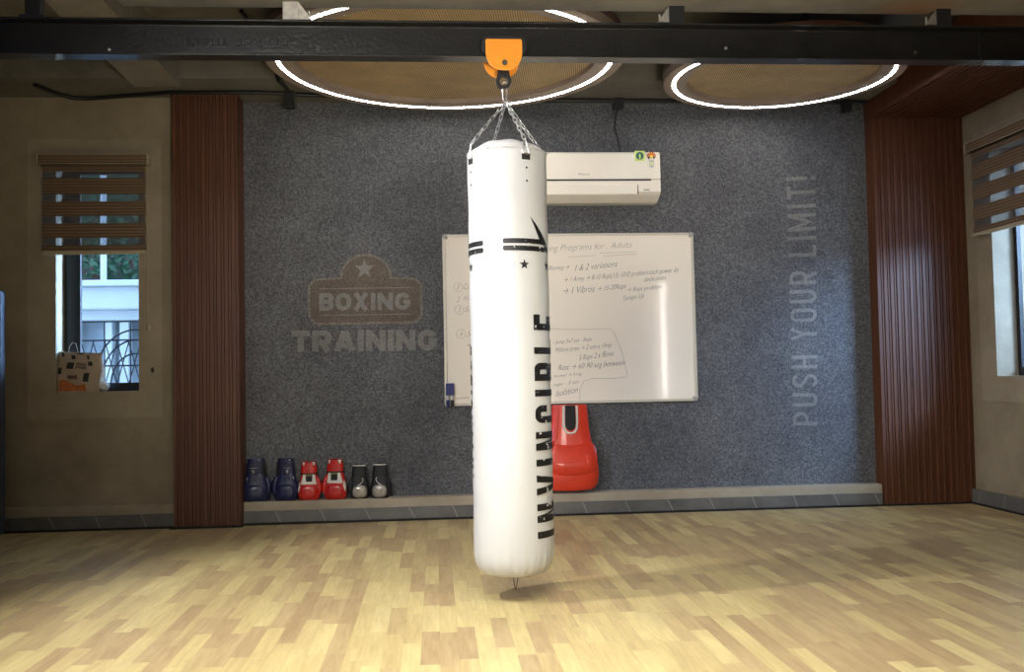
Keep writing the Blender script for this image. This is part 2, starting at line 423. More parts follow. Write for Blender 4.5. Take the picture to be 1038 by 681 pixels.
def thick_line(pts, t):
    """mitred outline quads of a thick polyline"""
    h = t/2; P = [Vector((p[0], p[1])) for p in pts]; P = [p for i, p in enumerate(P) if i == 0 or (p-P[i-1]).length > 1e-5]; n = len(P)
    closed = (P[0]-P[-1]).length < 1e-5; L, Rr = [], []
    for i in range(n):
        d0 = (P[i]-P[i-1]) if i > 0 else ((P[-1]-P[-2]) if closed else P[1]-P[0])
        d1 = (P[i+1]-P[i]) if i < n-1 else ((P[1]-P[0]) if closed else P[-1]-P[-2])
        d0 = d0.normalized(); d1 = d1.normalized(); n0 = Vector((-d0.y, d0.x)); n1 = Vector((-d1.y, d1.x)); m = (n0+n1)
        m = m.normalized() if m.length > 1e-4 else n0; k = h/max(.45, m.dot(n0)); L.append(P[i]+m*k); Rr.append(P[i]-m*k)
    return [[tuple(L[i]), tuple(L[i+1]), tuple(Rr[i+1]), tuple(Rr[i])] for i in range(n-1)]
def block_letters(name, s, quad, Y, m, parent, t, widths, gap):
    """each letter its own mesh, fitted between four wall points"""
    BL, BR, TR, TL = quad; X = 0; out = []
    for ch in s:
        if ch == ' ': X += widths.get(' ', .4); continue
        w = widths.get(ch, widths['*']); out.append((ch, [([(X+x, y) for x, y in q], k*.0004+j*.00002) for k, ln in enumerate(strokes(ch, w, t)) for j, q in enumerate(thick_line(ln, t))])); X += w+gap
    X -= gap
    for ch, polys in out:
        g = MB()
        for p_, dy in polys:
            pp = []
            for x, y in p_:
                u, w = x/X, y
                pp.append(((BL[0]*(1-u)+BR[0]*u)*(1-w)+(TL[0]*(1-u)+TR[0]*u)*w, (BL[1]*(1-u)+BR[1]*u)*(1-w)+(TL[1]*(1-u)+TR[1]*u)*w))
            g.bm.faces.new([g.bm.verts.new((x, Y-dy, z)) for x, z in pp])
        g.build(name, m, parent)
def pq(pts, Y):
    """photo points -> (x,z) on the wall plane Y"""
    return [(at(u, v, Y).x, at(u, v, Y).z) for u, v in pts]

# ------------------------------------------------------------------ room shell
YW, YB, XR, XL, YF = 6.42, 6.52, 3.656, -3.85, -2.6
ZS, ZP, ZW = 2.95, 2.775, 2.65          # slab, perimeter beam soffit, wood soffit
struct(MB().box(XL-.2, XR+.2, YF-.2, 7.0, -.08, 0).build('floor', M['planks']), 'light and brown oak strip floor')
struct(MB().box(XL-.2, XR+.2, YF-.2, 7.0, ZS, ZS+.15).build('ceiling', M['concrete']), 'raw concrete ceiling slab')
# carpet-like grey wall
struct(MB().box(-1.35, XR, YB, YB+.2, 0, ZS).build('wall_back', M['carpet']), 'dark grey textured feature wall')
# left beige wall with window hole
wx0, wx1, wz0, wz1 = -2.412, -1.897, .875, 2.36
w = MB(); w.box(XL-.2, wx0, YW, YW+.24, 0, ZS); w.box(wx1, -1.45, YW, YW+.24, 0, ZS)
w.box(wx0, wx1, YW, YW+.24, 0, wz0); w.box(wx0, wx1, YW, YW+.24, wz1, ZS)
struct(w.build('wall_back_left', M['plaster']), 'beige plaster wall around the left window')
sr = MB(); a, b, c, d = -2.59, -1.75, .705, 2.50
for q in ((a, wx0, c, d), (wx1, b, c, d), (wx0, wx1, c, wz0), (wx0, wx1, wz1, d)): sr.box(q[0], q[1], YW-.006, YW+.001, q[2], q[3])
struct(sr.build('trim_1', M['plaster_rim']), 'flat paler plaster band around the left window')
# right wall with window hole
ry0, ry1, rz0, rz1 = 5.30, 6.085, .865, 2.36
w = MB(); w.box(XR, XR+.24, YF-.2, ry0, 0, ZS); w.box(XR, XR+.24, ry1, 7.0, 0, ZS)
w.box(XR, XR+.24, ry0, ry1, 0, rz0); w.box(XR, XR+.24, ry0, ry1, rz1, ZS)
struct(w.build('wall_right', M['plaster']), 'beige plaster wall at the right edge')
sr = MB(); a, b, c, d = 5.1, 6.27, .70, 2.5
for q in ((a, ry0, c, d), (ry1, b, c, d), (ry0, ry1, c, rz0), (ry0, ry1, rz1, d)): sr.box(XR-.006, XR+.001, q[0], q[1], q[2], q[3])
struct(sr.build('trim_2', M['plaster_rim']), 'flat paler plaster band around the right window')
struct(MB().box(XL-.2, XL, YF-.2, YW, 0, ZS).build('wall_left', M['frontwall']))
struct(MB().box(XL-.2, XR+.2, YF-.2, YF, 0, ZS).build('wall_front', M['frontwall']))
# perimeter beam over the back wall, the left cross beam and the foreground beam
struct(MB().box(XL, XR, 6.0, 7.0, ZP, ZS+.01).build('ceiling_beam', M['concrete']), 'concrete downstand along the back wall')
struct(MB().box(-1.815, -1.54, -1.5, 6.06, 2.74, ZS+.01).build('ceiling_beam', M['concrete_paint']), 'pale concrete beam running to the back wall above the left pillar')
struct(MB().box(-1.29, XR, 3.72, 4.155, 2.515, ZS+.01).build('ceiling_beam', M['rustconc']), 'concrete beam above the black steel joist')
# fluted panels
def flutes_x(x0, x1, yf, yb, z0, z1, pitch=.0455, dep=.011, lead=False):
    """vertical flutes on a panel facing -Y; outline in XY extruded in Z"""
    n = round((x1 - x0) / pitch); pitch = (x1 - x0) / n; poly = []
    for i in range(n):
        a = x0 + i * pitch
        poly += [(a, yf), (a + pitch*.48, yf), (a + pitch*.52, yf + dep), (a + pitch*.62, yf + dep), (a + pitch*.66, yf+dep*.45), (a + pitch*.86, yf+dep*.45), (a + pitch*.9, yf + dep), (a + pitch*.97, yf + dep)]
    poly += [(x1, yf), (x1, yb), (x0, yb)]
    return MB().prism(poly, z0, z1, 'XY')
struct(flutes_x(-1.665, -1.247, 6.345, 6.60, 0.012, ZP).build('trim_3', M['wood']), 'fluted brown wood pillar left of the grey wall')
struct(flutes_x(3.012, XR, 6.40, 6.60, 0.012, ZW).build('trim_4', M['wood']), 'fluted dark wood panel right of the grey wall')
# wood soffit: flutes along Y, facing down
n = 18; poly = []; x0, x1 = 3.0, XR; pt = (x1 - x0) / n
for i in range(n):
    a = x0 + i * pt
    poly += [(a, ZW), (a + pt*.55, ZW), (a + pt*.6, ZW + .011), (a + pt*.95, ZW + .011)]
poly += [(x1, ZW), (x1, ZP+.15), (x0, ZP+.15)]
struct(MB().prism(poly, 4.17, 6.5, 'XZ').build('trim_5', M['wood']), 'fluted wood soffit in the right corner')
# curb below the grey wall, and skirtings
struct(MB().box(-1.247, 3.008, YW, YB+.05, 0, .145).build('trim_6', M['curb'], bevel=.006), 'beige painted curb along the grey wall')
struct(MB().box(-1.245, 3.0, YW-.014, YW, .012, .088).build('baseboard_back', M['marble'], bevel=.001), 'grey veined tile strip under the curb')
struct(MB().box(XL, -1.673, YW-.02, YW+.01, .07, .155).build('trim_7', M['plaster_rim'], bevel=.01), 'rounded plaster ledge over the left skirting')
struct(MB().box(XL, -1.673, YW-.034, YW, .012, .092).build('baseboard_left', M['marble'], bevel=.001), 'grey stone skirting of the left wall')
struct(MB().box(XR-.03, XR, YF, 6.40, .012, .10).build('baseboard_right', M['marble'], bevel=.001), 'grey stone skirting of the right wall')
sl = MB(); sl.box(XL, -1.69, YW-.05, YW, 0, .012); sl.box(-1.69, -1.235, 6.325, YW, 0, .012); sl.box(-1.235, 3.0, YW-.03, YW, 0, .012)
sl.box(3.0, XR, 6.385, 6.41, 0, .012); sl.box(XR-.045, XR, YF, 6.41, 0, .012)
struct(sl.build('trim_8', M['dark_seal']), 'black sealing strip at the floor edge')

# ------------------------------------------------------------------ windows
def add_window(name, P, w0, w1, z0, z1, label, mull):
    """P maps (along, depth, z) to world. frame, glass"""
    def bx(mb, a0, a1, d0, d1, c0, c1):
        p, q = P(a0, d0, c0), P(a1, d1, c1)
        mb.box(min(p[0], q[0]), max(p[0], q[0]), min(p[1], q[1]), max(p[1], q[1]), c0, c1)
    f = MB(); d0, d1 = .140, .168
    bx(f, w0, w0+mull[0], d0, d1, z0, z1); bx(f, w1-mull[1], w1, d0, d1, z0, z1)
    bx(f, w0+mull[0], w1-mull[1], d0, d1, z0, z0+.055); bx(f, w0+mull[0], w1-mull[1], d0, d1, z1-.055, z1)
    o = struct(f.build(name, M['frame'], bevel=.002), label)
    g = MB(); bx(g, w0+mull[0]-.005, w1-mull[1]+.005, .145, .150, z0+.05, z1-.05)
    g.build('pane', M['glass'], o)
    return o
add_window('window_1', lambda a, d, z: (a, YW+d, z), wx0, wx1, wz0, wz1, 'narrow black framed window in the left wall', (.10, .028))
add_window('window_2', lambda a, d, z: (XR+d, a, z), ry0, ry1, rz0, rz1, 'black framed window at the right edge', (.03, .035))

def zebra(name, P, a0, a1, ztop, zbot, label, bands, chain_at):
    base = P((a0+a1)/2, 0, ztop)
    t = empty(name, base, label, 'window blind', None)
    def bx(mb, s0, s1, d0, d1, c0, c1):
        p, q = P(s0, d0, c0), P(s1, d1, c1)
        mb.box(min(p[0], q[0]), max(p[0], q[0]), min(p[1], q[1]), max(p[1], q[1]), c0, c1)
    hb = MB(); bx(hb, a0, a1, .01, .075, ztop-.066, ztop); hb.build('headbox', M['blind'], t, bevel=.006)
    e = MB()
    for zz in (ztop-.066, ztop-.003): bx(e, a0-.004, a1+.004, .008, .079, zz, zz+.004)
    bx(e, a0-.008, a0, .008, .079, ztop-.068, ztop+.002); bx(e, a1, a1+.008, .008, .079, ztop-.068, ztop+.002)
    e.build('headbox_trim', M['rail'], t)
    H = (ztop - .066) - zbot; z = ztop - .066
    for fr, kind in bands:
        h = H * fr; z1_, z0_ = z, z - h; z = z0_
        if kind == 's':
            g = MB(); bx(g, a0+.02, a1-.02, .040, .0405, z0_, z1_); g.build('sheer_band', M['sheer'], t)
        else:
            g = MB(); k = max(2, round(h / .021)); hh = h / k; n = 2*k
            for i in range(k):      # soft pleats
                zt = z1_ - i*hh
                p = [(a0+.018, .044), (a0+.018, .034)]
                bx(g, a0+.018, a1-.018, .036, .046, zt-hh*.9, zt-hh*.1)
                bx(g, a0+.018, a1-.018, .038, .042, zt-hh, zt)
            g.build('fabric_band', M['blind'], t)
    r = MB(); bx(r, a0+.012, a1-.012, .028, .052, zbot-.024, zbot); r.build('bottom_rail', M['rail'], t, bevel=.005)
    if chain_at:
        ca, cz = chain_at
        ch = MB(); p0 = P(ca, .06, ztop-.06); p1 = P(ca, .05, cz)
        ch.tube([p0, p1], .0022, 6); ch.tube([P(ca-.012, .05, ztop-.06), P(ca-.004, .05, cz)], .0015, 6)
        o = ch.build('pull_chain', M['rail'], t)
        MB().lathe([(.001, -.05), (.012, -.045), (.011, -.01), (.004, 0)], P(ca, .05, cz), 14).build('weight', M['rail'], o, smooth=True)
    return t
bands = [(.075, 'f'), (.075, 's'), (.19, 'f'), (.085, 's'), (.17, 'f'), (.085, 's'), (.17, 'f'), (.085, 's'), (.065, 'f')]
zebra('zebra_blind', lambda a, d, z: Vector((a, YW-d, z)), -2.50, -1.825, 2.392, 1.775, 'brown striped zebra blind half lowered over the left window above the paper bag', bands, (-1.822, 1.30))
zebra('zebra_blind', lambda a, d, z: Vector((XR-d, a, z)), 5.05, 6.25, 2.43, 1.82, 'brown striped zebra blind over the window at the right edge of the room', bands, None)

# small black wall hole/socket right of left window
sk = at(155, 375, YW)
tag(MB().box(sk.x-.010, sk.x+.010, YW-.012, YW-.006, sk.z-.016, sk.z+.016).build('wall_plug', M['black_plastic'], bevel=.003), 'tiny black plug in the plaster right of the left window', 'wall plug')

# leaning padded board at far left
lx = at(6, 420, 6.30).x
tag(MB().box(lx-.22, lx, 6.22, 6.30, 0.012, at(3, 294, 6.22).z).build('padded_board', M['padding'], bevel=.012), 'dark blue grey upright board at the left edge of the room', 'board')

# ------------------------------------------------------------------ wallpaper graphics
def rrect(x0, x1, z0, z1, r, n=8):
    pts = []
    for cx_, cz_, a0 in ((x1-r, z1-r, 0), (x0+r, z1-r, 90), (x0+r, z0+r, 180), (x1-r, z0+r, 270)):
        for i in range(n+1):
            a = R_(a0 + 90*i/n); pts.append((cx_ + r*math.cos(a), cz_ + r*math.sin(a)))
    return pts
def star(cx_, cz_, r, inner=.42):
    return [(cx_ + (r if i % 2 == 0 else r*inner)*math.sin(i*PI/5), cz_ + (r if i % 2 == 0 else r*inner)*math.cos(i*PI/5)) for i in range(10)]
bc = pq([(313.5, 327.5), (427.4, 327.5), (427.4, 282.5), (313.5, 282.5)], YB)
bx0, bx1, bz0, bz1 = bc[0][0], bc[1][0], (bc[0][1]+bc[1][1])/2, (bc[2][1]+bc[3][1])/2
dome = pq([(345.5, 282), (396.5, 282), (370.5, 258.5)], YB)
dx0, dx1, dzt = dome[0][0], dome[1][0], dome[2][1]
sg = empty('wall_graphic', ((bx0+bx1)/2, YB, bz0-.25), 'printed badge with a star and BOXING TRAINING lettering on the grey wall', 'wall graphic')
def badge_outline(gr):
    r = .07 + gr; X0, X1, Z0, Z1 = bx0-gr, bx1+gr, bz0-gr, bz1+gr
    pts = []
    for cx_, cz_, a0 in ((X1-r, Z1-r, 0),):
        pts += [(cx_ + r*math.cos(R_(a0+90*i/8)), cz_ + r*math.sin(R_(a0+90*i/8))) for i in range(9)]
    cxd = (dx0+dx1)/2; rw = (dx1-dx0)/2 + gr; rh = dzt + gr - bz1 + .0
    a = math.asin(max(0, gr)/rh)
    for i in range(25):
        t = a + (PI-2*a)*i/24; pts.append((cxd + rw*math.cos(t), bz1 + rh*math.sin(t)))
    for cx_, cz_, a0 in ((X0+r, Z1-r, 90), (X0+r, Z0+r, 180), (X1-r, Z0+r, 270)):
        pts += [(cx_ + r*math.cos(R_(a0+90*i/8)), cz_ + r*math.sin(R_(a0+90*i/8))) for i in range(9)]
    return pts
MB().prism(badge_outline(.008), YB-.0012, YB-.0002).build('badge_outline', M['print_rim'], sg)
MB().prism(badge_outline(-.008), YB-.0024, YB-.0012).build('badge', M['print_badge'], sg)
sc_ = pq([(369.5, 272.5)], YB)[0]
MB().prism(star(sc_[0], sc_[1], .068), YB-.0036, YB-.0024).build('star', M['print_light'], sg)
block_letters('letter', 'BOXING', pq([(323.5, 315), (416, 314), (416, 296.5), (323.5, 297)], YB), YB-.003, M['print_light'], sg, .25, {'*': .84, 'I': .27, 'B': .78}, .10)
for v in (292.5, 319.3):
    q = pq([(324, v), (416, v-.8)], YB)
    MB().box(q[0][0], q[1][0], YB-.0036, YB-.0024, (q[0][1]+q[1][1])/2-.003, (q[0][1]+q[1][1])/2+.003).build('line', M['print_light'], sg)
block_letters('letter', 'TRAINING', pq([(295.5, 356.5), (443, 355), (443, 334), (295.5, 335)], YB), YB-.0014, M['print_light'], sg, .27, {'*': .86, 'I': .28, 'A': .95, 'T': .8}, .09)
pl = pq([(829, 431), (829.5-3, 178), (797, 180), (804, 431)], YB)
pg = empty('wall_graphic', (pl[0][0], YB, pl[0][1]), 'printed PUSH YOUR LIMIT! lettering running up the right of the grey wall', 'wall graphic')
# text runs upwards: bottom-left of text = lower right on the wall
block_letters('letter', 'PUSH YOUR LIMIT!', [pl[0], pl[1], pl[2], pl[3]], YB-.0014, M['print_light'], pg, .13, {'*': .50, 'I': .14, 'M': .66, '!': .14, 'L': .42, ' ': .34}, .21)

# ------------------------------------------------------------------ whiteboard
YWB = YB - .028
x0, x1 = at(450, 320, YWB).x, at(705, 320, YWB).x
z0, z1 = (at(451.7, 411.2, YWB).z + at(707.7, 406.6, YWB).z)/2, (at(448.3, 237.6, YWB).z + at(702, 235.4, YWB).z)/2
WBZ = z0
wb = empty('whiteboard', ((x0+x1)/2, YB, z0), 'large whiteboard with faded marker notes hung behind the punching bag', 'whiteboard')
MB().box(x0+.012, x1-.012, YWB+.006, YB-.002, z0+.012, z1-.012).build('panel', M['board'], wb)
fr = MB()
for q in ((x0, x1, z0, z0+.018), (x0, x1, z1-.018, z1), (x0, x0+.018, z0+.018, z1-.018), (x1-.018, x1, z0+.018, z1-.018)):
    fr.box(q[0], q[1], YWB, YB-.001, q[2], q[3])
fr.build('frame', M['alu'], wb, bevel=.004)
for cx_ in (x0, x1-.032):
    for cz_ in (z0, z1-.032):
        MB().box(cx_-.002, cx_+.034, YWB-.003, YB-.003, cz_-.002, cz_+.034).build('corner_cap', M['corner'], wb, bevel=.012)
YT = YWB + .0045
def scrawl(s, u0, v0, u1, v1, h, faint=False, name='writing'):
    """handwriting: a text line from (u0,v0) to (u1,v1), h photo-pixels tall"""
    dx, dy = u1-u0, v1-v0
    q = pq([(u0, v0), (u1, v1), (u1, v1-h), (u0, v0-h)], YWB)
    wall_text(name, s, q, YT, M['pen_faint' if faint else 'pen_ink'], wb, bold=-.016, shear=.35, thick=.0008)
scrawl('ing Programs for . Adults', 556, 256.5, 641, 252.5, 8, True)
scrawl('Warmup \u2192', 556, 275.5, 577, 274, 6)
scrawl('1 & 2 variations', 583, 274.5, 626, 270, 6)
scrawl('\u2192 1 Army \u2192 8-10 Repl(15) 1010 problem/each power do', 572, 287.5, 688, 277, 6.5)
scrawl('dedication', 653, 285.5, 675, 283, 4.5)
scrawl('\u2192 1 Vibros', 571, 298, 603, 295.5, 6.5)
scrawl('\u2192 15-20Reps', 606, 296.5, 635, 293.5, 6.5)
scrawl('\u2192 Reps problem', 636, 297, 671, 293.5, 5.5)
scrawl('Tempo Up', 632, 306, 653, 303, 6)
scrawl('- Jump 5x7 set - Reps', 561, 350, 600, 346.5, 5)
scrawl('Military press \u2192 2 sets x 10rep', 563, 358.5, 620, 353, 6)
scrawl('5 Reps 2 x fBoxe', 587, 367, 622, 362, 7)
scrawl('Rest \u2192 60-90 seg between', 566, 377, 633, 371.5, 7)
scrawl('recover \u2192 3 reg', 561, 383.5, 590, 381, 4)
scrawl('reps - 3 set', 561, 392.5, 587, 389, 4)
scrawl('Isolation', 563.5, 402, 586, 397.5, 6)
for t_, u, v in (('1', 464.5, 291), ('2', 464.5, 303.5), ('3', 465.5, 314), ('4', 467.5, 338.5)):
    scrawl(t_, u-1.5, v+2.5, u+1.5, v+2.4, 5, True)
for t_, u, v in (('Cardio', 470, 293), ('Reps', 470, 305.5), ('Sets', 471, 316), ('Set', 473, 341), ('1', 473, 350.5)):
    scrawl(t_, u, v, u+14, v-.5, 5.5, True)
scrawl('monthly', 462, 405.5, 476, 404.5, 3)
def pen(pts, r=.0011, m='pen_faint'):
    P = [Vector((x, YT+.0002, z)) for x, z in pq(pts, YWB)]
    MB().tube(P, r, 5).build('writing_line', M[m], wb)
for u, v in ((464.5, 291), (465.5, 314), (467.5, 338.5)):
    pen([(u+4.6*math.cos(a), v-4.6*math.sin(a)) for a in [i*2*PI/18 for i in range(19)]])
pen([(576, 260.5), (590, 259.5), (604, 258.8)]); pen([(612, 260), (630, 258), (645, 257.5)]); pen([(608, 256.3), (645, 255)])
pen([(556, 332.8), (580, 334), (600, 333.4), (618, 333), (622, 336), (630, 355), (636, 378), (635, 382), (620, 383.5), (600, 383.5), (592, 386), (588, 395), (588, 407)], .0013)
# marker holder with a pen, bottom left
mk = at(456.5, 400, YWB)
mp_ = empty('marker_pen', (mk.x, YWB, mk.z-.075), 'blue capped marker pen holder clipped to the lower left corner of the whiteboard', 'marker')
MB().box(mk.x-.030, mk.x+.026, YWB-.032, YWB+.001, mk.z-.005, mk.z+.075).build('clip', M['blue_pl'], mp_, bevel=.006)
for dx_ in (-.017, .012):
    MB().cyl((mk.x+dx_, YWB-.018, mk.z-.075), (mk.x+dx_, YWB-.018, mk.z+.0), .010, 14).build('barrel', M['white_pl'], mp_, smooth=True)
    MB().cyl((mk.x+dx_, YWB-.018, mk.z-.080), (mk.x+dx_, YWB-.018, mk.z-.035), .0118, 14).build('cap', M['black_plastic' if dx_ > 0 else 'blue_pl'], mp_, smooth=True)

# ------------------------------------------------------------------ air conditioner
YA = 6.30
ax0, ax1 = .52, at(669, 152, YA).x; azt = at(669, 153, YA).z; az_b = at(669, 197, YA).z
ac = empty('air_conditioner', ((ax0+ax1)/2, YB, az_b-.03), 'ivory wall mounted split air conditioner half behind the punching bag', 'air conditioner')
gap = azt - .187
prof = [(YB-.002, azt), (YA+.03, azt), (YA+.006, azt-.015), (YA, gap), (YA+.012, gap), (YA+.012, gap-.008), (YA+.002, gap-.010), (YA+.006, az_b+.02), (YA+.03, az_b), (YA+.12, az_b-.035), (YB-.002, az_b-.035)]
MB().prism(prof, ax0, ax1, 'YZ').build('body', M['ac'], ac, bevel=.004)
MB().box(ax0+.02, ax1-.065, YA-.001, YA+.02, gap-.0095, gap+.0005).build('air_gap', M['ac_gap'], ac)
MB().prism([(YA-.001, gap-.038), (YA+.004, gap-.033), (YA+.02, gap-.033), (YA+.02, az_b+.005), (YA+.004, az_b+.003)], ax0+.05, ax1-.158, 'YZ').build('louvre', M['ac'], ac, bevel=.002)
MB().box(ax1-.156, ax1-.152, YA-.0005, YA+.01, az_b+.004, gap-.038).build('seam', M['ac_gap'], ac)
wall_text('logo_print', 'Azure', pq([(586, 177.5), (597.5, 177.5), (597.5, 175), (586, 175)], YA), YA-.001, M['grey_print'], ac, thick=.0006)
MB().box(ax1-.115, ax1-.075, YA+.0045, YA+.0065, az_b+.028, az_b+.036).build('display', M['grey_print'], ac)
# stickers
def disc_poly(cx_, cz_, r, a0=0, a1=2*PI, n=20): return [(cx_+r*math.cos(a0+(a1-a0)*i/n), cz_+r*math.sin(a0+(a1-a0)*i/n)) for i in range(n+(0 if abs(a1-a0-2*PI) < 1e-6 else 1))]
s1 = at(648.5, 158, YA); ys = YA - .0004
MB().box(s1.x-.034, s1.x+.034, ys-.001, ys+.003, s1.z-.034, s1.z+.034).build('energy_sticker', M['lime'], ac)
MB().prism(disc_poly(s1.x, s1.z, .026), ys-.002, ys-.001).build('sticker_print', M['dkgreen'], ac)
MB().prism([(s1.x-.004, s1.z-.022), (s1.x+.004, s1.z-.022), (s1.x+.006, s1.z+.006), (s1.x, s1.z+.014), (s1.x-.006, s1.z+.006)], ys-.003, ys-.002).build('sticker_print', M['lime'], ac)
s2 = at(660.3, 158, YA)
MB().prism(disc_poly(s2.x, s2.z-.004, .030, 0, PI), ys-.0012, ys+.002).build('star_sticker', M['red_st'], ac)
for k in range(5):
    a = PI*(k+.5)/5
    MB().prism(star(s2.x+.022*math.cos(a), s2.z-.004+.022*math.sin(a), .006), ys-.0024, ys-.0012).build('sticker_star', M['yellow_st'], ac)
for sx in (-1, 1):
    MB().prism([(s2.x+sx*.008, s2.z-.006), (s2.x+sx*.028, s2.z-.006), (s2.x+sx*.016, s2.z-.022)], ys-.0012, ys+.002).build('sticker_print', M['black_plastic'], ac)
MB().prism(disc_poly(s2.x, s2.z-.004, .012), ys-.0020, ys-.0012).build('sticker_print', M['yellow_st'], ac)
MB().box(s2.x-.018, s2.x+.018, ys-.0008, ys+.002, s2.z-.078, s2.z-.024).build('sticker_base', M['white_pl'], ac)
for k, zz in enumerate((-.034, -.046, -.058)):
    MB().box(s2.x-.014, s2.x+.014, ys-.0016, ys-.0008, s2.z+zz-.003, s2.z+zz+.003).build('sticker_line', M['grey_print' if k == 0 else 'lime'], ac)
MB().box(s2.x-.003, s2.x+.003, ys-.0016, ys-.0008, s2.z-.074, s2.z-.066).build('sticker_line', M['black_plastic'], ac)

# ------------------------------------------------------------------ conduit & small black boxes at the wall top
yc = 6.40
zc = ZP - .015
cd = MB()
def cpt(u, v): 
    q = at(u, v, yc); return Vector((q.x, yc, zc))
cd.tube([(-2.42, 6.10, zc), (-2.36, 6.28, zc), (-2.29, 6.38, zc), (-2.2, 6.395, zc), (-1.66, 6.25, zc), (-1.1, 6.24, zc), (-.6, 6.32, zc), (.1, 6.385, zc), (2.99, 6.42, zc)], .013, 10)
tag(cd.build('conduit', M['black_metal'], smooth=True), 'thin black conduit running along the ceiling over the grey wall', 'conduit')
for u, vt, vb, wd, yc, lab in ((293.5, 95, 110, 10, 6.26, 'small black bracket box under the ceiling conduit near the left pillar'),
                       (627, 95, 111, 9.5, 6.40, 'small black box with a cable above the air conditioner'),
                       (858, 101, 114, 8, 6.41, 'small black bracket box on the ceiling conduit near the right wood panel')):
    q0, q1 = at(u-wd/2, vt, yc), at(u+wd/2, vb, yc)
    t = empty('junction_box', ((q0.x+q1.x)/2, yc, q1.z), lab, 'junction box', 'small black boxes along the ceiling conduit')
    MB().box(q0.x, q1.x, yc-.03, yc+.03, q1.z, zc+.012).build('housing', M['black_plastic'], t, bevel=.004)
    MB().cyl(((q0.x+q1.x)/2, yc-.035, q1.z+.02), ((q0.x+q1.x)/2, yc-.028, q1.z+.02), .012, 14).build('cap', M['black_metal'], t, smooth=True)
    MB().cyl(((q0.x+q1.x)/2, yc, zc), ((q0.x+q1.x)/2, yc, ZP), .008, 10).build('clamp', M['black_metal'], t)
# branch conduit going forward at left
yc = 6.24
tag(MB().tube([(at(293.5, 98, yc).x, yc-.02, zc), (at(293.5, 98, yc).x-.01, 6.1, zc), (at(293.5, 98, yc).x-.03, 5.99, zc), (at(293.5, 98, yc).x-.07, 5.98, ZS-.03), (at(293.5, 98, yc).x-.12, 5.3, ZS-.02)], .011, 8).build('conduit', M['black_metal'], smooth=True), 'short black conduit branching forward over the left of the grey wall', 'conduit')
yc = 6.40
q = at(626, 111, yc); e = at(631, 152, 6.45)
cb = [(q.x, yc+.0, q.z+.003), (q.x-.005, 6.43, q.z-.04), (q.x-.008, 6.48, q.z-.10), (q.x+.008, 6.49, q.z-.15), (e.x+.0, 6.49, azt+.02), (e.x, 6.48, azt+.001)]
tag(MB().tube(cb, .0055, 8).build('power_cable', M['black_plastic'], smooth=True), 'thin black cable dropping from the black box to the air conditioner', 'cable')

# ------------------------------------------------------------------ ring lamps
def ring_lamp(cx_, cy_, R, label, k=1.0):
    z = 2.674; c = (cx_, cy_, z)
    t = empty('pendant_lamp', c, label, 'ceiling lamp', 'round rattan ceiling lamps')
    ro, ri, rr = R + .07*k, R - .085*k, R
    w = .010
    seg = 128
    # rim with LED groove, revolved closed profile
    prof = [(ro, .0), (rr+w, .0), (rr+w, .008), (rr-w, .008), (rr-w, 0), (ri+.012, 0), (ri, .006), (ri, .05), (ro, .05)]
    MB().lathe(prof, c, seg, close=True).build('rim', M['lamp_rim'], t, smooth=30)
    MB().lathe([(rr+w-.0005, -.002), (rr+w-.0005, .0075), (rr-w+.0005, .0075), (rr-w+.0005, -.002)], c, seg, close=True).build('led_ring', M['led'], t)
    MB().lathe([(ri+.002, .034), (ri+.002, .04)], c, seg).build('rattan_panel', M['rattan'], t)
    MB().lathe([(ro, .05), (ro, .088), (ro-.02, .088), (ro-.02, .05)], c, seg, close=True).build('drum', M['lamp_drum'], t, smooth=30)
    MB().lathe([(ro-.001, .088), (ro-.001, .093)], c, seg).build('top_plate', M['lamp_drum'], t)
    for k_ in range(3):
        a = 2*PI*k_/3 + .6
        MB().cyl((cx_+.5*R*math.cos(a), cy_+.5*R*math.sin(a), z+.093), (cx_+.5*R*math.cos(a), cy_+.5*R*math.sin(a), ZS), .012, 10).build('hanger_rod', M['black_metal'], t)
ring_lamp(.0846, 5.352, .9217, 'large round rattan ceiling lamp with a white light ring above the punching bag')
ring_lamp(2.092, 5.609, .6387, 'smaller round rattan ceiling lamp with a white light ring near the right wood panel', .9)

# ------------------------------------------------------------------ steel joist
YI = 4.116; zb, zt = 2.283, 2.437
yi0, yi1 = YI-.038, YI+.038
jb = empty('steel_joist', (0, YI, zb), 'long black steel I-beam carrying the punching bag trolley', 'steel beam')
poly = [(yi0, zb), (yi1, zb), (yi1, zb+.008), (YI+.0035, zb+.016), (YI+.0035, zt-.016), (yi1, zt-.008), (yi1, zt), (yi0, zt), (yi0, zt-.008), (YI-.0035, zt-.016), (YI-.0035, zb+.016), (yi0, zb+.008)]
MB().prism(poly, XL, 2.4425, 'YZ').build('beam', M['beam'], jb, bevel=.0015)
MB().prism(poly, 2.4435, XR, 'YZ').build('beam', M['beam'], jb, bevel=.0015)
q = pq([(292, 39.5), (158, 39), (158, 46.5), (292, 47)], YI-.0035)
wall_text('mill_mark', 'GRANGE  THE ISI  Z M', q, YI-.0052, M['beam_text'], jb, bold=-.005, thick=.0016, spacing=1.1)
q = pq([(560, 39.5), (534, 39.5), (534, 44.5), (560, 44.5)], YI-.0035)
def bolt(u, v, r=.008, m='bolt'):
    b_ = at(u, v, YI-.004); MB().cyl((b_.x, YI-.0085, b_.z), (b_.x, YI-.003, b_.z), r, 12).build('bolt', M[m], jb, smooth=True)
bolt(322.5, 49.5, .011, 'beam_text'); bolt(111, 50.5, .006, 'galv'); bolt(735.5, 49, .007, 'galv'); bolt(928, 53, .007)

